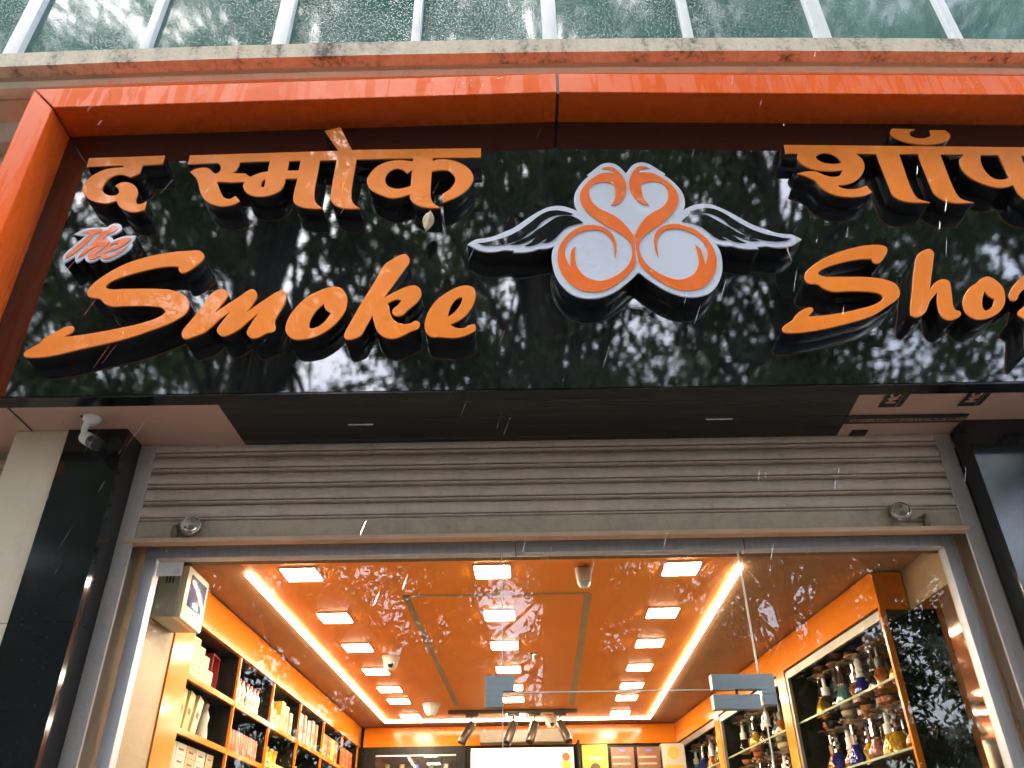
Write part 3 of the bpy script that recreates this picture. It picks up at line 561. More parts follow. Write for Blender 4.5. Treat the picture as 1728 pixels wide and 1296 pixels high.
link('cable', tube_me('cable', [(-.022, -.05, .0), (-.024, -.058, -.007), (-.012, -.054, -.012), (.0, -.045, -.012)], .003, 6), M['black_plastic'], cc)

# ------------------------------------------------------------------ glass shop front
GY = 2.68
gf = empty('glass_shop_front', (.13, GY, 0), 0, 'fixed glass panes in a thin aluminium frame below the shutter', 'shop front'); GB = Vector(gf.location)
def Gf(o): o.parent = gf; o.location = Vector(o.location)-GB; return o
Gf(box('frame_rail', (-1.272, GY-.02, 2.640), (.008, GY+.025, 2.678), M['alu'], bev=.002)); Gf(box('frame_rail', (.011, GY-.02, 2.640), (.80, GY+.025, 2.678), M['alu'], bev=.002)); Gf(box('frame_rail', (.803, GY-.02, 2.640), (1.533, GY+.025, 2.678), M['alu'], bev=.002))
Gf(box('frame_post', (-1.272, GY-.021, .0), (-1.229, GY+.025, 2.6395), M['alu'], bev=.002)); Gf(box('frame_post', (1.489, GY-.021, .0), (1.533, GY+.025, 2.6395), M['alu'], bev=.002))
Gf(box('pane', (-1.232, GY-.005, .02), (-.0415, GY+.005, 2.645), M['glass'])); Gf(box('pane', (-.0385, GY-.005, 2.184), (.7785, GY+.005, 2.645), M['glass'])); Gf(box('pane', (.7815, GY-.005, .02), (1.492, GY+.005, 2.645), M['glass']))
Gf(box('pane_edge', (-.0418, GY-.007, 2.24), (-.0382, GY+.004, 2.640), M['glass_edge'])); Gf(box('pane_edge', (.7782, GY-.007, 2.23), (.7818, GY+.004, 2.640), M['glass_edge']))
Gf(box('pane_edge', (-.038, GY-.004, 2.1812), (.62, GY+.004, 2.1838), M['glass_edge'])); Gf(box('pane_edge', (-.0412, GY-.004, .02), (-.0388, GY+.004, 2.135), M['glass_edge'])); Gf(box('pane_edge', (.7788, GY-.004, .02), (.7812, GY+.004, 2.13), M['glass_edge']))
def plate(name, pts, m, y0, y1, par):
    bm = bmesh.new(); f = [bm.verts.new((x, y0, z)) for x, z in pts]; b = [bm.verts.new((x, y1, z)) for x, z in pts]; n = len(pts)
    bm.faces.new(f); bm.faces.new(b[::-1])
    for i in range(n): bm.faces.new((f[i], f[(i+1) % n], b[(i+1) % n], b[i]))
    bmesh.ops.recalc_face_normals(bm, faces=bm.faces); bmesh.ops.bevel(bm, geom=bm.edges[:], offset=.0012, segments=2, affect='EDGES')
    return par(link(name, bm_mesh(bm, name, True), m))
Gf(plate('patch_fitting', [(-.094, 2.233), (-.002, 2.233), (-.002, 2.1855), (-.0385, 2.1855), (-.0385, 2.138), (-.094, 2.138)], M['satin'], GY-.018, GY+.018, lambda o: o))
Gf(plate('patch_fitting', [(.624, 2.226), (.821, 2.225), (.821, 2.133), (.776, 2.133), (.776, 2.180), (.624, 2.181)], M['satin'], GY-.018, GY+.018, lambda o: o))
gd = empty('glass_door', (.37, GY, 0), 0, 'frameless glass door hung between the two fixed panes', 'door')
o = box('pane', (-.0385, GY-.005, .03), (.7785, GY+.005, 2.1805), M['glass']); o.parent = gd; o.location = Vector(o.location)-Vector(gd.location)
o = plate('patch_lock', [(.621, 2.165), (.769, 2.164), (.768, 2.120), (.621, 2.122)], M['satin'], GY-.018, GY+.018, lambda o: o); o.parent = gd; o.location = -Vector(gd.location)
o = link('pivot', lathe_me('pivot', [(0, -.012), (.005, -.012), (.005, .012), (0, .012)], 12), M['black_plastic'], gd, Vector((.70, GY-.006, 2.172))-Vector(gd.location))
st = box('sticker', (-1.226, GY-.0075, 2.581), (-1.138, GY-.0062, 2.629), M['paper']); tag(st, 'small white paper sticker on the glass, upper left corner', 'sticker')
ptxt = flat_text('OPEN', .001, M['grey_plastic'], (0, 0, 0), (1, 0, 0), (0, 0, 1)); bpy.data.objects.remove(ptxt)
for k in range(3):
    o = box('print_line', (-1.172+.004*k, GY-.0082, 2.589+.006*k), (-1.144, GY-.0077, 2.5905+.006*k), M['grey_plastic']); o.parent = st

# ------------------------------------------------------------------ shop interior shell
S_ = math.tan(math.radians(1.587)); CZ = 2.75; YB = 6.78
def LX(Y, u): return u+S_*Y
def RX(Y, off=0): return 1.696-.0675*Y+off
def poly(name, pts, m, thick=.01, kind=None):
    """horizontal slab from a plan outline, underside at pts z"""
    bm = bmesh.new(); a = [bm.verts.new(p) for p in pts]; b = [bm.verts.new((p[0], p[1], p[2]+thick)) for p in pts]; n = len(pts)
    bm.faces.new(a[::-1]); bm.faces.new(b)
    for i in range(n): bm.faces.new((a[i], a[(i+1) % n], b[(i+1) % n], b[i]))
    o = link(name, bm_mesh(bm, name), m)
    if kind: o['kind'] = kind
    return o
poly('shop_floor', [(-2.3, 2.70, .0), (2.3, 2.70, .0), (2.3, YB+.2, .0), (-2.3, YB+.2, .0)], M['floor'], -.02, 'structure')
ceil = poly('shop_ceiling', [(-2.3, 2.79, CZ+.004), (2.3, 2.79, CZ+.004), (2.3, YB+.2, CZ+.004), (-2.3, YB+.2, CZ+.004)], M['brown_ceiling'], .03, 'structure')
uLl, uLr = -1.155, .827; YL0, YL1 = 3.14, 6.47
op = poly('ceiling_panel', [(LX(2.79, uLl), 2.79, CZ), (LX(2.79, uLr), 2.79, CZ), (LX(YL1, uLr), YL1, CZ), (LX(YL1, uLl), YL1, CZ)], M['orange_ceiling'], .003); op.parent = ceil
for nm, pts in (('ceiling_joint', [(LX(3.46, -.573), 3.455), (LX(3.46, .235), 3.455), (LX(3.47, .235), 3.475), (LX(3.47, -.573), 3.475)]), ('ceiling_joint', [(LX(3.47, -.585), 3.455), (LX(3.47, -.553), 3.455), (LX(5.93, -.553), 5.93), (LX(5.93, -.585), 5.93)]), ('ceiling_joint', [(LX(3.47, .212), 3.476), (LX(3.47, .247), 3.476), (LX(5.93, .247), 5.93), (LX(5.93, .212), 5.93)])):
    o = poly(nm, [(x, y, CZ-.004) for x, y in pts], M['tan_laminate'], .003); o.parent = ceil
box('shop_wall_left', (-2.32, 2.70, 0), (-2.30, YB+.2, CZ), M['tan_laminate'])['kind'] = 'structure'
box('shop_wall_right', (2.30, 2.70, 0), (2.32, YB+.2, CZ), M['tan_laminate'])['kind'] = 'structure'
box('shop_wall_back', (-2.3, YB, 0), (2.3, YB+.05, CZ), M['dark_back'])['kind'] = 'structure'
# tan returns beside the glass
tl = box('return_panel', (LX(3.0, -1.403), 2.795, .0), (LX(3.0, -1.393), 3.120, CZ-.001), M['tan_laminate']); tag(tl, 'tan laminate end panel inside the glass at the left', 'panel')
mp = empty('mirror_panel', (1.6, 2.82, 0), 0, 'tall wall mirror between the glass and the right display cabinet', 'mirror')
box('mirror_glass', (0, .08, .05), (.006, .43, 2.587), M['mirror'], mp)
box('surround', (-.006, -.08, 0), (.002, .0795, 2.75), M['tan_laminate'], mp); box('surround', (.006, .08, 2.5875), (.012, .43, 2.75), M['tan_laminate'], mp)

# LED strips and lamps
def strip(pts, label):
    o = poly('led_strip_light', [(x, y, CZ-.012) for x, y in pts], M['strip'], .011); tag(o, label, 'light', 'linear ceiling lights')
strip([(LX(YL0, uLl-.011), YL0), (LX(YL0, uLl+.011), YL0), (LX(YL1, uLl+.011), YL1), (LX(YL1, uLl-.011), YL1)], 'long glowing light strip along the left edge of the orange ceiling')
strip([(LX(YL0, uLr-.011), YL0), (LX(YL0, uLr+.011), YL0), (LX(YL1, uLr+.011), YL1), (LX(YL1, uLr-.011), YL1)], 'long glowing light strip along the right edge of the orange ceiling')
strip([(LX(YL1, uLl-.011), YL1+.001), (LX(YL1, uLr+.011), YL1+.001), (LX(YL1, uLr+.011), YL1+.024), (LX(YL1, uLl-.011), YL1+.024)], 'glowing light strip across the back of the ceiling')
ordn = ['nearest', 'second', 'third', 'fourth', 'fifth', 'sixth', 'farthest']
bm = bmesh.new(); box_bm(bm, (-.075, -.078, -.006), (.075, .078, 0)); bmesh.ops.bevel(bm, geom=bm.edges[:], offset=.002, segments=1, affect='EDGES'); fr_me = bm_mesh(bm, 'trim')
bm = bmesh.new(); box_bm(bm, (-.066, -.069, -.009), (.066, .069, -.0062)); df_me = bm_mesh(bm, 'diffuser')
for rown, u in (('left', -.943), ('middle', -.172), ('right', .592)):
    for k, Y in enumerate((3.155, 3.765, 4.31, 4.85, 5.34, 5.72, 6.27)):
        e = empty('ceiling_light', (LX(Y, u), Y, CZ-.0005), -math.atan(S_), f'{ordn[k]} square ceiling light of the {rown} row, counting from the glass', 'light', 'square ceiling lights')
        link('trim', fr_me, M['white_plastic'], e); link('diffuser', df_me, M['lamp'], e)

# ceiling devices
def dome(P, label, s=1.0, style=0):
    e = empty('dome_camera', P, 0, label, 'camera', 'cameras on the shop ceiling')
    if style == 0:
        link('housing', lathe_me('housing', [(0, -.062*s), (.018*s, -.06*s), (.034*s, -.045*s), (.042*s, -.02*s), (.046*s, 0)], 24), M['white_plastic'], e)
        link('base_plate', lathe_me('base_plate', [(.0, -.012*s), (.050*s, -.012*s), (.052*s, 0), (0, 0)], 24), M['white_plastic'], e)
    else:
        link('housing', lathe_me('housing', [(0, -.06*s), (.02*s, -.06*s), (.033*s, -.042*s), (.036*s, -.02*s), (.044*s, 0)], 24), M['beige_plastic'], e)
        ln = lathe_me('lens', [(0, -.006), (.012*s, -.006), (.013*s, .006), (0, .006)], 16); ln.transform(Matrix.Rotation(math.radians(60), 4, 'X'))
        link('lens', ln, M['black_plastic'], e, (0.004, -.03*s, -.045*s))
def cz(x, y): p = onZ(x, y, CZ); p.z = CZ-.001; return p
mo = empty('motion_detector', cz(984, 957), 0, 'white shield-shaped motion detector on the orange ceiling near the glass', 'detector')
bm = bmesh.new(); fr = []
for z, wx, y in ((0, .034, -.012), (-.018, .033, -.03), (-.05, .030, -.036), (-.072, .026, -.03), (-.086, .012, -.016)):
    fr.append([bm.verts.new((-wx, .008, z)), bm.verts.new((-wx*.8, y, z)), bm.verts.new((wx*.8, y, z)), bm.verts.new((wx, .008, z))])
for a, b in zip(fr, fr[1:]):
    for i in range(4): bm.faces.new((a[i], a[(i+1) % 4], b[(i+1) % 4], b[i]))
bm.faces.new(fr[0][::-1]); bm.faces.new(fr[-1])
bmesh.ops.bevel(bm, geom=bm.edges[:], offset=.004, segments=2, affect='EDGES')
link('housing', bm_mesh(bm, 'housing', True), M['white_plastic'], mo); box('lens_window', (-.018, -.0385, -.064), (.018, -.0325, -.038), M['beige_plastic'], mo, bev=.002)
dome(cz(660, 1108), 'cream dome camera beside the left row of ceiling lights', 1.15, 1)
dome(cz(728, 1188), 'white round smoke detector dome near the back left of the ceiling', 1.25, 0)
dome(cz(930, 1209), 'cream dome camera between the spotlights at the back', 1.25, 1)
spk = empty('sprinkler', cz(900, 1102), 0, 'small metal sprinkler head in the middle of the orange ceiling', 'sprinkler')
link('rose', lathe_me('rose', [(0, -.006), (.024, -.004), (.026, 0), (0, 0)], 18), M['steel'], spk); link('head', lathe_me('head', [(0, -.038), (.012, -.037), (.012, -.033), (.004, -.03), (.006, -.012), (.008, 0)], 12), M['steel'], spk)
tr = empty('track_light', (-.02, 6.11, CZ-.001), 0, 'dark ceiling track with four cylindrical spotlights at the back of the shop', 'track light')
box('rail', (-.46, -.017, -.024), (.46, .017, 0), M['spot_dark'], tr, bev=.002)
for x, dx, dy in ((-.29, -.55, -.25), (.005, -.35, -.40), (.155, -.30, -.45), (.335, .38, -.45)):
    box('adapter', (x-.045, -.018, -.044), (x+.045, .018, -.0245), M['spot_dark'], tr, bev=.002)
    sp = Vector((dx, dy, -.95)).normalized(); rot = sp.to_track_quat('Z', 'Y').to_euler()
    link('stem', tube_me('stem', [(x, 0, -.044), (x, 0, -.085), (x+sp.x*.02, sp.y*.02, -.10)], .006, 8), M['spot_dark'], tr)
    b = link('spot', lathe_me('spot', [(0, -.015), (.026, -.013), (.030, -.005), (.030, .145), (.027, .15), (.025, .14), (0, .138)], 22), M['spot_dark'], tr, Vector((x, 0, -.095)), rot)

# wall device above the left cabinet (alarm / control box)
dv = empty('control_box', (LX(3.0, -1.3925), 2.99, 2.497), 0, 'beige plastic control box with a blue screen behind the glass', 'control box')
box('housing', (.001, -.108, .004), (.082, .108, .192), M['grey_plastic'], dv, bev=.008)
box('front_cover', (.078, -.112, .0), (.112, .112, .197), M['beige_plastic'], dv, bev=.013)
box('screen', (.1105, -.080, .055), (.1145, .080, .170), M['screen'], dv, bev=.002); box('button', (.1105, -.012, .036), (.1150, .012, .043), M['grey_plastic'], dv, bev=.001)
for k in range(3): box('side_slot', (.030+.012*k, -.1092, .13), (.036+.012*k, -.1078, .155), M['black_plastic'], dv)

# ------------------------------------------------------------------ left display cabinet
ML = Matrix.Translation((LX(3.125, -1.39), 3.125, 0)) @ Matrix.Rotation(-math.atan(S_), 4, 'Z')
lc = empty('display_cabinet', ML.translation, -math.atan(S_), 'tall orange open shelf cabinet along the left wall', 'cabinet')
LEN = 3.62; divs = [.185, .765, 1.315, 1.868, 2.455, 3.02, 3.56]
box('fascia', (-.018, .0, 2.603), (.0, LEN, CZ-.003), M['orange_lam'], lc)
box('corner_post', (-.018, .0, .0), (-.0005, .185, 2.6025), M['orange_lam'], lc)
box('top_board', (-.34, .003, 2.598), (-.0185, LEN, 2.61), M['dark_back'], lc)
box('back_panel', (-.36, .003, .0), (-.342, LEN, 2.74), M['dark_back'], lc); box('end_panel', (-.34, .003, .0), (-.02, .012, 2.597), M['dark_back'], lc)
SHZ = (2.405, 2.205, 1.99, 1.77)
for k, z in enumerate(SHZ): 
    for a, b in zip(divs, divs[1:]): sf = box('shelf', (-.34, a+.001, z-.018), (-.016, b-.012, z-.001), M['dark_back'], lc); box('edge_strip', (-.0155, a+.001, z-.022), (-.002, b-.012, z), M['orange_lam'], sf)
for y in divs[1:]:
    dvd = box('divider', (-.338, y-.010, 1.6), (-.0135, y-.001, 2.597), M['dark_back'], lc); box('edge_strip', (-.013, y-.011, 1.6), (-.0005, y, 2.597), M['orange_lam'], dvd)
def on_left(name, x, y, z, label, cat, group=None, rz=0): 
    p = ML @ Vector((x, y, z)); return empty(name, p, -math.atan(S_)+rz, label, cat, group)
def carton_mat(name, col, ink, scale=(1, 1, 1), rough=.45):
    m, t, p, o = new_mat(name); c = coords(t, scale, 'Object')
    wv = N(t, 'ShaderNodeTexBrick', i_Scale=1.0); wv.inputs['Color1'].default_value = (*col, 1); wv.inputs['Color2'].default_value = (*[x*.92 for x in col], 1); wv.inputs['Mortar'].default_value = (*ink, 1)
    wv.inputs['Mortar Size'].default_value = .06; wv.inputs['Brick Width'].default_value = .9; wv.inputs['Row Height'].default_value = .5
    L(t, c, wv.inputs['Vector']); L(t, wv.outputs[0], p.inputs['Base Color']); p.inputs['Roughness'].default_value = rough; return m
PM = {'cream': mat('cream_carton', (.62, .53, .30), .45), 'ink': mat('dark_ink', (.12, .08, .04), .5), 'red': mat('dark_red_box', (.30, .02, .02), .35), 'tan': mat('tan_carton', (.62, .45, .16), .5), 'yellow': mat('yellow_carton', (.85, .58, .05), .4),
      'redwhite': mat('red_box', (.72, .16, .06), .4), 'white': mat('white_carton', (.58, .52, .42), .5), 'kraft': mat('kraft_carton', (.55, .38, .20), .6), 'blue': mat('blue_cup', (.10, .16, .62), .35), 'purple': mat('purple_cup', (.38, .12, .45), .35),
      'olive': mat('olive_can', (.20, .19, .10), .35), 'silver': mat('silver_can', (.38, .34, .28), .28, metal=.7), 'redcap': mat('red_cap', (.75, .09, .05), .35), 'bottle': mat('amber_bottle', (.45, .30, .12), .15), 'salmon': mat('salmon_box', (.70, .34, .22), .4), 'brown': mat('brown_cigar_box', (.20, .09, .05), .35), 'gold': mat('gold_print', (.62, .42, .08), .4), 'darkgrey': mat('dark_grey_lid', (.06, .06, .06), .4)}
def carton(x, y, z, sx, sy, sz, m, label, group, rz=0, rx=0, name='carton', stripe='ink', cat='box'):
    e = on_left(name, x, y, z, label, cat, group, rz); e.rotation_euler.x = rx
    box('box', (-sx/2, -sy/2, 0), (sx/2, sy/2, sz), PM[m], e)
    if stripe: box('print_band', (sx/2, -sy*.28, sz*.42), (sx/2+.0008, sy*.22, sz*.58), PM[stripe], e)
    return e
nth = ['first', 'second', 'third', 'fourth', 'fifth', 'sixth', 'seventh', 'eighth', 'ninth', 'tenth', 'eleventh', 'twelfth', 'thirteenth', 'fourteenth']
# bay 1, top: stacked cream cartons, then a red presentation box with a figurine
for c_, n in enumerate((7, 7, 6, 5, 3)):
    for r in range(n): carton(-.085, .235+c_*.062, SHZ[0]+r*.0235, .11, .058, .0225, 'cream', f'cream carton {nth[r]} up in column {nth[c_]} of the stack beside the red box', 'cream cartons on the top shelf')
e = on_left('presentation_box', -.10, .63, SHZ[0]+.001, 'open dark red box holding a pale figurine on the top shelf', 'box', rz=.1)
box('back', (-.05, -.06, 0), (-.04, .06, .17), PM['red'], e); box('side', (-.04, -.06, 0), (.03, -.05, .17), PM['red'], e); box('side', (-.04, .05, 0), (.03, .06, .17), PM['red'], e); box('lid', (-.04, -.05, .162), (.03, .05, .17), PM['red'], e); box('tray', (-.04, -.05, 0), (.03, .05, .012), PM['red'], e)
link('figurine', lathe_me('figurine', [(0, .012), (.016, .013), (.012, .04), (.018, .07), (.010, .10), (.013, .12), (.004, .145), (0, .148)], 12), PM['cream'], e)
# bay 2, top: bottles with red caps
bot = lathe_me('bottle_body', [(0, 0), (.019, .001), (.020, .02), (.017, .045), (.020, .07), (.018, .095), (.010, .108), (.010, .118), (0, .118)], 14); cap = lathe_me('cap', [(0, .130), (.011, .130), (.0115, .1185), (0, .1185)], 12)
for k in range(8):
    for r in range(2):
        e = on_left('bottle', -.05-r*.05, .80+k*.052+(.02 if k > 3 else 0), SHZ[0]+.0005, f'red-capped silver bottle, {nth[k]} from the left in the {"front" if r == 0 else "rear"} row, top shelf', 'bottle', 'red-capped bottles')
        link('body', bot, PM['silver'], e); link('cap', cap, PM['redcap'] if k != 2 else PM['redwhite'], e)
# bay 3/4/5/6, top
for k, (y, sy, sz, m, lab) in enumerate(((1.36, .06, .10, 'white', 'white and orange carton'), (1.43, .06, .085, 'tan', 'tan carton with a pale band'), (1.50, .055, .07, 'salmon', 'low salmon carton'), (1.58, .07, .15, 'yellow', 'tall yellow carton'), (1.66, .06, .14, 'tan', 'tall tan carton'), (1.75, .05, .12, 'cream', 'cream carton at the divider'))):
    carton(-.07, y, SHZ[0], .1, sy, sz, m, f'{lab} in the third bay of the top shelf', 'cartons in the third bay')
for k, (y, sy, sz, m, lab) in enumerate(((1.92, .06, .15, 'kraft', 'kraft upright box'), (1.99, .055, .16, 'white', 'white upright box'), (2.08, .06, .165, 'salmon', 'salmon upright box'), (2.17, .06, .15, 'white', 'pale upright box'), (2.27, .07, .165, 'salmon', 'wide salmon upright box'), (2.37, .05, .16, 'kraft', 'narrow kraft box'))):
    carton(-.07, y, SHZ[0], .09, sy, sz, m, f'{lab} in the fourth bay of the top shelf', 'upright boxes in the fourth bay', rz=.05*(k % 3))
for k in range(5):
    for r in range(3): carton(-.07, 2.51+k*.10, SHZ[0]+r*.046, .1, .09, .045, ('yellow', 'redwhite', 'redwhite', 'yellow', 'redwhite')[k], f'{("yellow", "red", "red", "yellow", "red")[k]} packet, {nth[r]} up in column {nth[k]} of the fifth bay of the top shelf', 'packets in the fifth bay', stripe='cream')
for k in range(4):
    for r in range(3): carton(-.07, 3.07+k*.11, SHZ[0]+r*.045, .1, .10, .044, 'redwhite' if k else 'olive', f'{"red" if k else "olive"} packet, {nth[r]} up in column {nth[k]} of the last bay of the top shelf', 'packets in the last bay', stripe='cream')
# second shelf
for k, (y, m, rx, lab) in enumerate(((.215, 'olive', -.02, 'thin dark folder'), (.27, 'tan', -.10, 'first tan folder'), (.345, 'tan', -.20, 'second tan folder'), (.43, 'cream', -.28, 'leaning cream folder'))):
    carton(-.10, y, SHZ[1]+.012 if rx < -.05 else SHZ[1], .12, .055 if k else .02, .15, m, f'{lab} leaning on the second shelf', 'folders leaning on the second shelf', rx=rx)
e = on_left('figurine', -.08, .62, SHZ[1], 'pale curved figurine standing on the second shelf', 'figurine')
link('figure', lathe_me('figure', [(0, 0), (.03, .002), (.028, .04), (.022, .08), (.026, .11), (.014, .14), (.017, .16), (0, .178)], 14), PM['white'], e)
can = lathe_me('can_body', [(0, 0), (.016, 0), (.0165, .002), (.0165, .088), (.014, .092), (0, .092)], 14); lidm = lathe_me('lid', [(0, .104), (.013, .103), (.0145, .0925), (0, .0925)], 12)
for k in range(13):
    cm = ('redwhite', 'kraft', 'redwhite', 'brown', 'silver', 'silver', 'silver', 'silver', 'tan', 'silver', 'cream', 'olive', 'olive')[k]
    e = on_left('canister', -.05, .795+k*.0385, SHZ[1]+.0005, f'{nth[k]} small canister from the left in the row on the second shelf', 'canister', 'canisters on the second shelf'); link('body', can, PM[cm], e); link('lid', lidm, PM['gold'] if k > 3 else PM['redcap'], e)
cup = lathe_me('cup_body', [(0, 0), (.026, 0), (.034, .08), (.0345, .082), (.031, .082), (.030, .06), (0, .02)], 18); cl = lathe_me('lid', [(0, .095), (.036, .093), (.037, .0825), (0, .0825)], 18)
for k, (y, m) in enumerate(((1.37, 'yellow'), (1.445, 'blue'), (1.525, 'blue'), (1.61, 'purple'), (1.70, 'darkgrey'), (1.78, 'darkgrey'))):
    e = on_left('cup', -.12, y, SHZ[1]+.035, f'{("yellow", "pale blue", "dark blue", "purple", "first dark", "second dark")[k]} lidded cup on the second shelf', 'cup', 'lidded cups'); link('body', cup, PM[m], e); link('lid', cl, PM[m], e)
for k in range(4): carton(-.05, 1.40+k*.11, SHZ[1], .07, .10, .034 if k else .05, 'tan', f'{nth[k]} low tan box with a dark badge below the cups', 'low boxes on the second shelf')
carton(-.155, 1.575, SHZ[1], .10, .46, .0345, 'kraft', 'long kraft tray under the lidded cups', None, stripe=None)
ballm = lathe_me('ball', [(0, 0), (.02, .005), (.032, .025), (.034, .036), (.030, .05), (.018, .064), (0, .068)], 14)
for k in range(6):
    e = on_left('jar', -.06-.05*(k % 2), 1.92+k*.085, SHZ[1]+.0005, f'{nth[k]} round cream jar in the fourth bay of the second shelf', 'jar', 'round cream jars'); link('body', ballm, PM['white'], e); link('knob', lathe_me('knob', [(0, .088), (.008, .086), (.006, .069), (0, .069)], 8), PM['cream'], e)
for k in range(6): carton(-.07, 2.52+k*.085, SHZ[1], .09, .075, .13-.012*(k % 3), ('salmon', 'yellow', 'kraft')[k % 3], f'{nth[k]} carton of the fifth bay on the second shelf', 'cartons on the second shelf')
# third shelf (just in view)
for k in range(5):
    for r in range(4): carton(-.08, .225+k*.105, SHZ[2]+r*.044, .1, .10 if k < 4 else .08, .043, ('white', 'white', 'kraft', 'white', 'kraft')[k], f'small {("white", "white", "kraft", "white", "kraft")[k]} box {nth[r]} up in column {nth[k]} on the third shelf', 'small boxes on the third shelf')
for k in range(6): carton(-.07, .82+k*.08, SHZ[2], .09, .07, .12, ('darkgrey', 'redwhite', 'blue')[k % 3], f'{nth[k]} upright packet in the second bay of the third shelf', 'packets on the third shelf')

# ------------------------------------------------------------------ right display cabinet with hookahs
aR = math.atan(.0675); MR = Matrix.Translation((RX(3.25), 3.25, 0)) @ Matrix.Rotation(aR, 4, 'Z')
rc = empty('hookah_cabinet', MR.translation, aR, 'orange framed display cabinet with glass shelves along the right wall', 'cabinet')
RL = 3.53
box('fascia', (.0, .004, 2.605), (.02, RL, CZ-.003), M['orange_lam'], rc); box('end_fascia', (.0, -.012, 2.592), (.125, .0035, CZ-.003), M['orange_lam'], rc)
box('end_panel', (.0205, -.010, .0), (.125, .003, 2.5915), M['black_gloss'], rc); box('end_joint', (.1262, -.014, 0), (.1285, .003, 2.5915), M['alu'], rc)
box('front_post', (-.004, -.012, .0), (.020, .0035, 2.5915), M['orange_lam'], rc)
box('back_panel', (.30, .005, .0), (.315, RL, 2.74), M['dark_back'], rc); box('top_board', (.021, .005, 2.595), (.30, RL, 2.604), M['dark_back'], rc)
posts = ((1.115, 1.225), (2.35, 2.45))
for a, b in posts: box('post', (.0, a, .0), (.02, b, 2.6045), M['orange_lam'], rc); box('partition', (.0205, a, .0), (.30, b, 2.594), M['dark_back'], rc)
bays = ((.02, 1.113), (1.227, 2.348), (2.452, RL-.01))
for a, b in bays:
    box('door_frame', (.004, b-.028, .3), (.02, b-.001, 2.59), M['dull_alu'], rc); box('door_frame', (.004, a, 2.558), (.02, b-.029, 2.594), M['dull_alu'], rc)
    for z in (2.350, 2.094): box('glass_shelf', (.03, a+.004, z-.009), (.298, b-.004, z), M['glass'], rc); box('shelf_edge', (.026, a+.004, z-.009), (.0298, b-.004, z), M['shelf_edge'], rc)
def gmat(n, col, r=.08): 
    m = mat(n, col, r, var=.55, vscale=90, metal=.25, coat=.8); return m
VM = [glass_mat('clear_vase', (.72, .64, .46), 1.7), gmat('yellow_vase', (.42, .24, .008)), gmat('blue_vase', (.010, .014, .16)), gmat('pink_vase', (.30, .12, .08)), gmat('teal_vase', (.07, .19, .17)), gmat('amber_vase', (.30, .085, .006))]
BMt = [mat('clay_bowl', (.50, .17, .05), .4), mat('cream_bowl', (.62, .54, .38), .4), mat('black_bowl', (.02, .015, .03), .3), mat('wood_bowl', (.40, .22, .09), .5)]
TMt = [mat('brass_tray', (.42, .27, .14), .3, metal=.8), mat('dark_tray', (.16, .10, .06), .4, metal=.3)]
SMt = [M['steel'], M['white_plastic'], mat('dark_stem', (.06, .05, .045), .4)]
vase = [lathe_me('vase', p, 18) for p in ([(0, 0), (.040, .001), (.043, .012), (.036, .045), (.022, .075), (.017, .085), (.0, .085)], [(0, 0), (.030, .001), (.040, .02), (.038, .045), (.020, .07), (.017, .085), (0, .085)], [(0, 0), (.034, .001), (.028, .03), (.036, .055), (.022, .078), (.018, .085), (0, .085)])]
stemm = [lathe_me('stem', p, 14) for p in ([(0, .0855), (.020, .0855), (.021, .092), (.016, .10), (.017, .13), (.012, .138), (.013, .165), (0, .165)], [(0, .0855), (.019, .0855), (.020, .12), (.010, .126), (.009, .165), (0, .165)], [(0, .0855), (.022, .0855), (.016, .10), (.020, .115), (.014, .13), (.018, .145), (.010, .165), (0, .165)])]
traym = lathe_me('tray', [(0, .1655), (.030, .166), (.050, .174), (.051, .177), (.030, .171), (0, .170)], 20)
bowlm = [lathe_me('bowl', p, 16) for p in ([(0, .1715), (.010, .1715), (.009, .184), (.026, .196), (.030, .214), (.026, .216), (.010, .205), (0, .204)], [(0, .1715), (.012, .1715), (.010, .186), (.022, .195), (.022, .214), (.018, .216), (0, .205)])]
HC = {}
def hookah(x, y, z, label, v, vm, s, sm, t, b, bmx, sc=1.0):
    p = MR @ Vector((x, y, z)); e = empty('hookah', p, random.uniform(0, 6.28), label, 'hookah', 'hookahs on the glass shelves'); e.scale = (sc, sc, sc)
    for me, m, nm in ((vase[v], VM[vm], 'vase'), (stemm[s], SMt[sm], 'stem'), (traym, TMt[t], 'tray'), (bowlm[bmx], BMt[b], 'bowl')):
        key = (me.name, m.name)
        if key not in HC: HC[key] = me.copy(); HC[key].materials.clear(); HC[key].materials.append(m)
        link(nm, HC[key], None, e)
vn = ['clear', 'yellow', 'blue', 'pink', 'teal', 'amber']; bn = ['clay', 'cream', 'black', 'wooden']
seqA = [(0, 3), (1, 0), (5, 1), (0, 0), (2, 2), (5, 3), (4, 0), (0, 1)]; seqB = [(2, 2), (5, 0), (1, 0), (1, 0), (3, 0), (1, 1), (2, 1), (5, 2)]
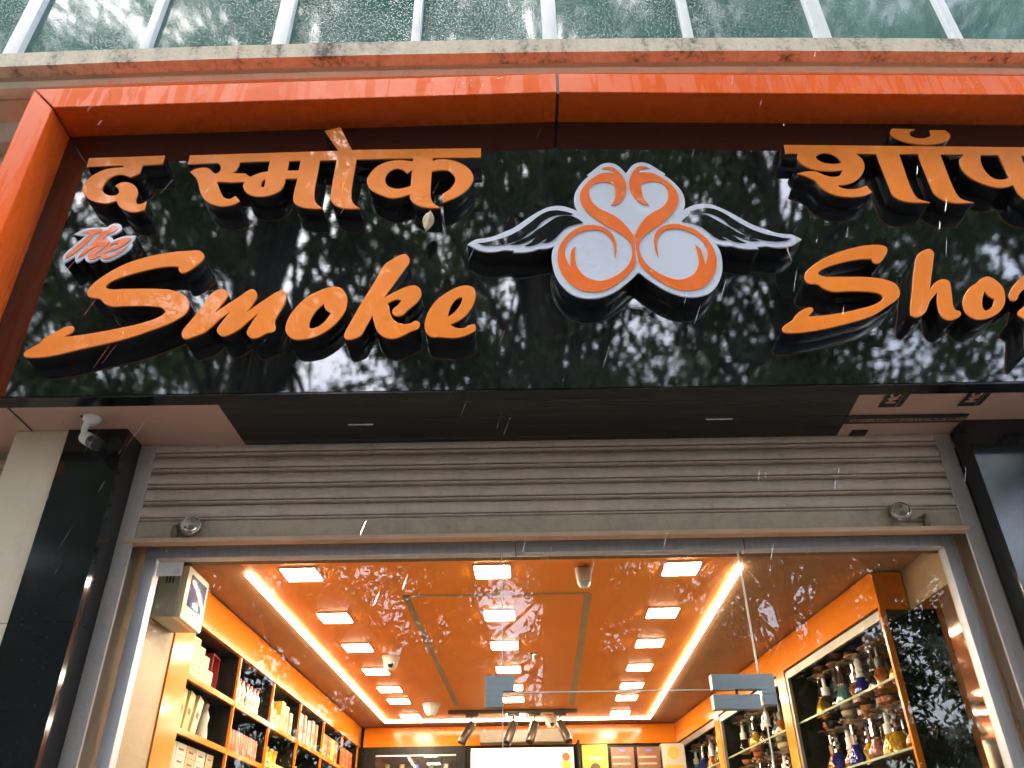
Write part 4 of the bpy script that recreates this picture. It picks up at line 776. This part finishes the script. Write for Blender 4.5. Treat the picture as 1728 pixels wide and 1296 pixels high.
for bi, (a, b) in enumerate(bays):
    bayn = ('near', 'middle', 'far')[bi]
    for si, z in enumerate((2.3505, 2.0945)):
        seq = (seqA, seqB)[si]; n = 10 if bi == 0 else 9
        for k in range(n):
            vm, b_ = seq[(k+bi*3) % 8]
            y = a+.10+k*(b-a-.2)/(n-1)
            hookah(.115+.02*(k % 2), y, z, f'{nth[k]} front hookah, {vn[vm]} vase, on the {("upper", "lower")[si]} shelf of the {bayn} bay', (k+bi) % 3, vm, (k*2+si) % 3, (1 if (k+si) % 4 == 0 else 2 if (k+si) % 5 == 2 and si == 0 else 0), k % 2 if si else 0, b_, k % 2, 1.06 if k % 3 else 1.12)
        for k in range(n-1):
            vm, b_ = seq[(k*3+1+bi) % 8]; y = a+.16+k*(b-a-.3)/(n-2)
            hookah(.235, y, z, f'{nth[k]} rear hookah on the {("upper", "lower")[si]} shelf of the {bayn} bay', k % 3, vm, (k+si) % 3, (2 if si == 0 and k % 2 else 0), (k+1) % 2, b_, (k+1) % 2, 1.0)

# ------------------------------------------------------------------ back of the shop
bf = box('back_fascia', (LX(YB, -1.37), YB-.03, 2.608), (RX(YB)+.0, YB-.004, CZ-.003), M['orange_lam']); tag(bf, 'glossy orange fascia board across the top of the back wall', 'fascia')
bk_ = box('grey_bulkhead', (-.275, YB-.16, 2.612), (.432, YB-.031, 2.698), M['grey_bulk'], bev=.003); tag(bk_, 'grey bulkhead box above the air conditioner on the back wall', 'bulkhead')
ac = empty('air_conditioner', (.046, YB-.12, 2.30), 0, 'cream white split air conditioner on the back wall', 'air conditioner')
bm = bmesh.new(); box_bm(bm, (-.385, -.10, 0), (.385, .115, .265)); bmesh.ops.bevel(bm, geom=[e for e in bm.edges if abs(e.verts[0].co.x-e.verts[1].co.x) > .5], offset=.03, segments=4, affect='EDGES')
link('housing', bm_mesh(bm, 'housing', True), M['ac_white'], ac); box('vent', (-.34, -.1015, .012), (.34, -.098, .045), M['grey_plastic'], ac)
box('name_mark', (-.345, -.1015, .214), (-.285, -.1003, .220), M['grey_plastic'], ac)
sb = link('energy_badge', lathe_me('energy_badge', [(0, -.0006), (.028, -.0006), (.028, .0006), (0, .0006)], 20), PM['redwhite'], ac, (.325, -.1015, .195), (math.pi/2, 0, 0)); box('badge_label', (.297, -.1017, .10), (.353, -.1003, .164), PM['yellow'], ac)
cab = empty('back_counter_shelf', (.8, YB-.2, 0), 0, 'dark open shelf under the orange fascia at the back right', 'shelf')
box('board', (-.34, -.10, 2.32), (.42, .19, 2.335), M['dark_back'], cab); box('board', (-.34, -.10, 1.9), (-.325, .19, 2.60), M['dark_back'], cab)
for x, wdt, m, lab in ((.585, .19, 'yellow', 'bright yellow printed box with a dark animal face'), (.79, .17, 'brown', 'first brown cigar box'), (.985, .17, 'brown', 'second brown cigar box'), (1.17, .17, 'white', 'pale box with a round gold emblem')):
    e = empty('display_box', (x, YB-.2, 2.3355), 0, f'{lab} on the back shelf', 'box', 'boxes on the back shelf')
    box('box', (-wdt/2, -.05, 0), (wdt/2, .05, .235 if m != 'brown' else .215), PM[m], e)
    if m == 'brown':
        for k in range(3): box('print_band', (-wdt/2+.01, -.0508, .05+k*.045), (wdt/2-.03, -.0501, .062+k*.045), PM['salmon'], e)
        box('badge', (-.02, -.0509, .185), (.02, -.0501, .20), PM['blue'], e)
    elif m == 'white':
        link('emblem', lathe_me('emblem', [(0, -.0005), (.045, -.0005), (.045, .0005), (0, .0005)], 24), PM['gold'], e, (0, -.0508, .17), (math.pi/2, 0, 0)); box('print_band', (-.07, -.0508, .05), (.07, -.0501, .09), PM['gold'], e)
    else:
        link('emblem', lathe_me('emblem', [(0, -.0005), (.04, -.0005), (.04, .0005), (0, .0005)], 24), PM['ink'], e, (0, -.0508, .07), (math.pi/2, 0, 0)); box('print_band', (-.06, -.0508, .13), (.06, -.0501, .15), PM['white'], e)
gcab = empty('glass_wall_cabinet', (-.75, YB-.2, 0), 0, 'dark glass cabinet on the back wall left of the air conditioner', 'cabinet')
box('back', (-.42, .16, 1.9), (.36, .19, 2.605), M['dark_back'], gcab); box('top_rail', (-.30, -.02, 2.515), (.30, .0, 2.525), M['alu'], gcab); box('door', (-.30, -.015, 1.95), (.30, -.008, 2.514), M['glass'], gcab)
bmx_ = lathe_me('jar_body', [(0, 0), (.04, .002), (.045, .06), (.03, .12), (.018, .15), (.02, .17), (0, .17)], 14)
for k in range(5):
    e = empty('jar', (-.97+k*.11, YB-.13, 2.3), 0, f'{nth[k]} tall jar inside the back glass cabinet', 'jar', 'jars in the back cabinet'); o = link('body', bmx_.copy(), None, e); o.data.materials.append([PM['olive'], PM['kraft'], PM['blue'], PM['olive'], PM['silver']][k])
box('jar_shelf', (-.42, .02, 2.285), (.36, .16, 2.299), M['dark_back'], gcab)

# ------------------------------------------------------------------ trees across the street (mirrored in sign, windows and door)
def leaf_mat(name, c0, c1):
    m, t, p, o = new_mat(name); nz = N(t, 'ShaderNodeTexNoise', i_Scale=.9, i_Detail=3.0); L(t, coords(t), nz.inputs['Vector'])
    r = ramp(t, nz.outputs['Fac'], [(.35, c0), (.65, c1)]); L(t, r.outputs[0], p.inputs['Base Color']); p.inputs['Roughness'].default_value = .35
    p.inputs['Transmission Weight'].default_value = 0; 
    tl_ = t.nodes.new('ShaderNodeBsdfTranslucent'); L(t, r.outputs[0], tl_.inputs[0]); ms = t.nodes.new('ShaderNodeMixShader'); ms.inputs[0].default_value = .45
    L(t, p.outputs[0], ms.inputs[1]); L(t, tl_.outputs[0], ms.inputs[2]); L(t, ms.outputs[0], o.inputs[0]); return m
LM = [leaf_mat('leaves_dark', (.06, .115, .04), (.10, .17, .06)), leaf_mat('leaves_mid', (.075, .135, .045), (.13, .20, .07))]
def tree(x, y, h, cr, seed, nclump, nleaf, lm, zlo, label):
    r = np.random.default_rng(seed); e = empty('street_tree', (x, y, -.12), 0, label, 'tree', 'trees across the street')
    bm = bmesh.new(); base = Vector((0, 0, 0)); top = Vector((r.uniform(-.6, .6), r.uniform(-.4, .4), h*.62))
    spine = [base, base.lerp(top, .3)+Vector((r.uniform(-.2, .2), r.uniform(-.2, .2), 0)), base.lerp(top, .65)+Vector((r.uniform(-.3, .3), r.uniform(-.3, .3), 0)), top]
    tube_me('t', spine, [.30, .24, .18, .10], 10, True, bm); centres = []
    cz_ = (zlo+h)/2; rz_ = (h-zlo)/2
    for k in range(nclump):
        while True:
            v = r.uniform(-1, 1, 3)
            if .10 < v[0]**2+v[1]**2+v[2]**4 < 1: break
        centres.append((v[0]*cr, v[1]*cr*.85, cz_+v[2]*rz_))
    for k in range(0, nclump, 3):
        cpt = Vector(centres[k]); s = spine[1].lerp(spine[3], r.uniform(.1, 1)); mid = s.lerp(cpt, .5)+Vector((0, 0, .35))
        tube_me('l', [s, mid, cpt], [.075, .045, .012], 6, True, bm)
    link('trunk', bm_mesh(bm, 'trunk', True), M['bark'], e)
    C = np.array(centres); n = nclump*nleaf; idx = np.repeat(np.arange(nclump), nleaf)
    cs = r.uniform(.4, .9, nclump)[idx]
    P = C[idx]+r.normal(0, 1, (n, 3))*cs[:, None]*np.array([.55, .55, .42]); P[:, 2] = np.maximum(P[:, 2], 1.9)
    ln = r.uniform(.07, .15, n); wd = ln*r.uniform(.34, .52, n)
    d = r.normal(0, 1, (n, 3)); d[:, 2] -= .5; d /= np.linalg.norm(d, axis=1)[:, None]
    q = r.normal(0, 1, (n, 3)); q -= d*(q*d).sum(1)[:, None]; q /= np.linalg.norm(q, axis=1)[:, None]
    V = np.stack([P-d*ln[:, None], P+q*wd[:, None], P+d*ln[:, None], P-q*wd[:, None]], 1).reshape(-1, 3)
    me = bpy.data.meshes.new('crown'); me.vertices.add(4*n); me.vertices.foreach_set('co', V.ravel().astype(np.float32))
    me.loops.add(4*n); me.loops.foreach_set('vertex_index', np.arange(4*n, dtype=np.int32)); me.polygons.add(n); me.polygons.foreach_set('loop_start', np.arange(0, 4*n, 4, dtype=np.int32)); me.update(); me.validate()
    link('crown', me, LM[lm], e)
tl_lab = ['leafy street tree opposite the left end of the shop', 'tall leafy tree opposite the left half of the sign', 'broad leafy tree straight across from the emblem', 'leafy tree opposite the right half of the sign', 'open-crowned tree opposite the right pillar', 'dark leafy tree farther down the street to the left', 'dark leafy tree farther down the street to the right', 'tall tree behind the broad one across the street', 'dense low tree added in the back row to the left', 'dense low tree added in the back row to the right', 'dense low tree added at the far left of the back row', 'dense low tree added in the middle of the back row', 'dense low tree added left of centre in the back row']
for k, a in enumerate(((-8.2, -6.0, 26, 3.9, 11, 160, 170, 0, 3.0), (-3.9, -6.4, 28, 3.7, 12, 180, 170, 1, 4.2), (.4, -5.8, 27, 3.5, 13, 175, 170, 0, 4.0), (4.6, -6.6, 28, 3.6, 14, 170, 170, 1, 5.2), (9.0, -6.2, 26, 3.7, 15, 140, 170, 0, 4.8), (-13.5, -8.5, 22, 4.4, 16, 120, 170, 0, 3.0), (14.0, -9.5, 22, 4.4, 17, 110, 170, 0, 4), (1.6, -12.0, 22, 5.5, 18, 110, 190, 0, 3.5), (-8, -15, 15, 5.2, 19, 150, 300, 0, 1.5), (7.5, -16, 15, 5.0, 20, 150, 300, 1, 1.5), (-19, -16, 13, 5.5, 21, 130, 260, 0, 1.5), (-1, -19, 15, 5.5, 22, 150, 300, 0, 1.5), (-13.5, -18, 13, 5.0, 23, 130, 280, 0, 1.5))):  # dense back-row trees are added to close low sky gaps reflected in the door
    tree(*a, tl_lab[k])

# ------------------------------------------------------------------ grey blocks added across the street to mask low sky in the door glass
M['far_wall'] = plaster('far_wall', (.30, .28, .25), (.16, .15, .13), (.36, .55)); M['far_glass'] = mat('far_window', (.05, .06, .07), .12)
for x0, x1, h, lab in ((-36, -13, 10, 'long grey block added across the street to the left, masking low sky'), (-6, -1.5, 9, 'narrow grey block added across the street at centre, masking low sky'), (3.2, 13, 9, 'grey block added across the street right of centre, masking low sky')):
    e = empty('sky_mask_building', ((x0+x1)/2, -26, -.12), 0, lab, 'building', 'added blocks masking low sky across the street'); hw = (x1-x0)/2
    box('wall', (-hw, -8, 0), (hw, 0, h), M['far_wall'], e); box('parapet', (-hw-.1, -8.1, h), (hw+.1, .1, h+.4), M['far_wall'], e)
    wm_ = None; nx = max(2, int((x1-x0)/2.6))
    for i in range(nx):
        for j in range(2):
            if wm_ is None:
                bm = bmesh.new(); box_bm(bm, (-.6, -.05, 0), (.6, .02, 1.5)); wm_ = bm_mesh(bm, 'window')
            link('window', wm_, M['far_glass'], e, (-hw+(i+.5)*(x1-x0)/nx, .02, 1.4+j*3.4))

# ------------------------------------------------------------------ falling rain drops between the camera and the sign
wm, t, p, o = new_mat('rain_water'); p.inputs['Base Color'].default_value = (.95, .97, 1, 1); p.inputs['Transmission Weight'].default_value = 1; p.inputs['IOR'].default_value = 1.33; p.inputs['Roughness'].default_value = .05
bm = bmesh.new(); rr = random.Random(5); n_ = 0
while n_ < 130:
    Y = rr.uniform(.75, 1.95); px, py = rr.uniform(0, 1728), rr.uniform(60, 980); P = onY(px, py, Y)
    if px > 900 and rr.random() < .55: continue
    ln = rr.uniform(.015, .045); dr = Vector((-.34+rr.uniform(-.06, .06), rr.uniform(-.05, .1), -1)).normalized(); r0 = rr.uniform(.00018, .00034)*Y/1.2
    tube_me('d', [P, P+dr*ln*.3, P+dr*ln*.75, P+dr*ln], [r0*.2, r0*.8, r0, r0*.3], 5, True, bm); n_ += 1
ro = link('rain', bm_mesh(bm, 'rain', True), wm); tag(ro, 'fine slanting rain drops falling in front of the sign', 'rain', kind='stuff')

# clinging drops on the frame and under the sign edge
bm = bmesh.new(); rr = random.Random(9)
def drop(x, y, z, r):
    bmesh.ops.create_icosphere(bm, subdivisions=1, radius=r, matrix=Matrix.Translation((x, y, z)) @ Matrix.Diagonal((1, .7, 1.25, 1)))
for k in range(150):
    x = rr.uniform(-1.74, 2.1); zi = 4.2495+(x+1.757)/(1.954)*.047 if x < .2 else 4.2965-(x-.209)/2.451*.0775
    if rr.random() < .45: drop(x, YF+.001, zi-.0015, rr.uniform(.0014, .0028))
    else: drop(x, YF-.0004, zi+rr.uniform(.01, .105), rr.uniform(.001, .0024))
for k in range(60): drop(rr.uniform(-1.7, 2.1), YP+.006, 3.0125, rr.uniform(.0012, .0024))
cd_ = link('clinging_drops', bm_mesh(bm, 'clinging_drops', True), wm); tag(cd_, 'small water drops clinging to the orange frame and sign edge', 'water', kind='stuff')
tw = link('dry_straw', tube_me('dry_straw', [onY(1328, 413, 2.122), onY(1330, 425, 2.118), onY(1336, 440, 2.121)], [.0022, .0018, .0008], 6), M['leaf_dry']); tag(tw, 'thin dry straw hanging from the right wing tip of the emblem', 'straw')
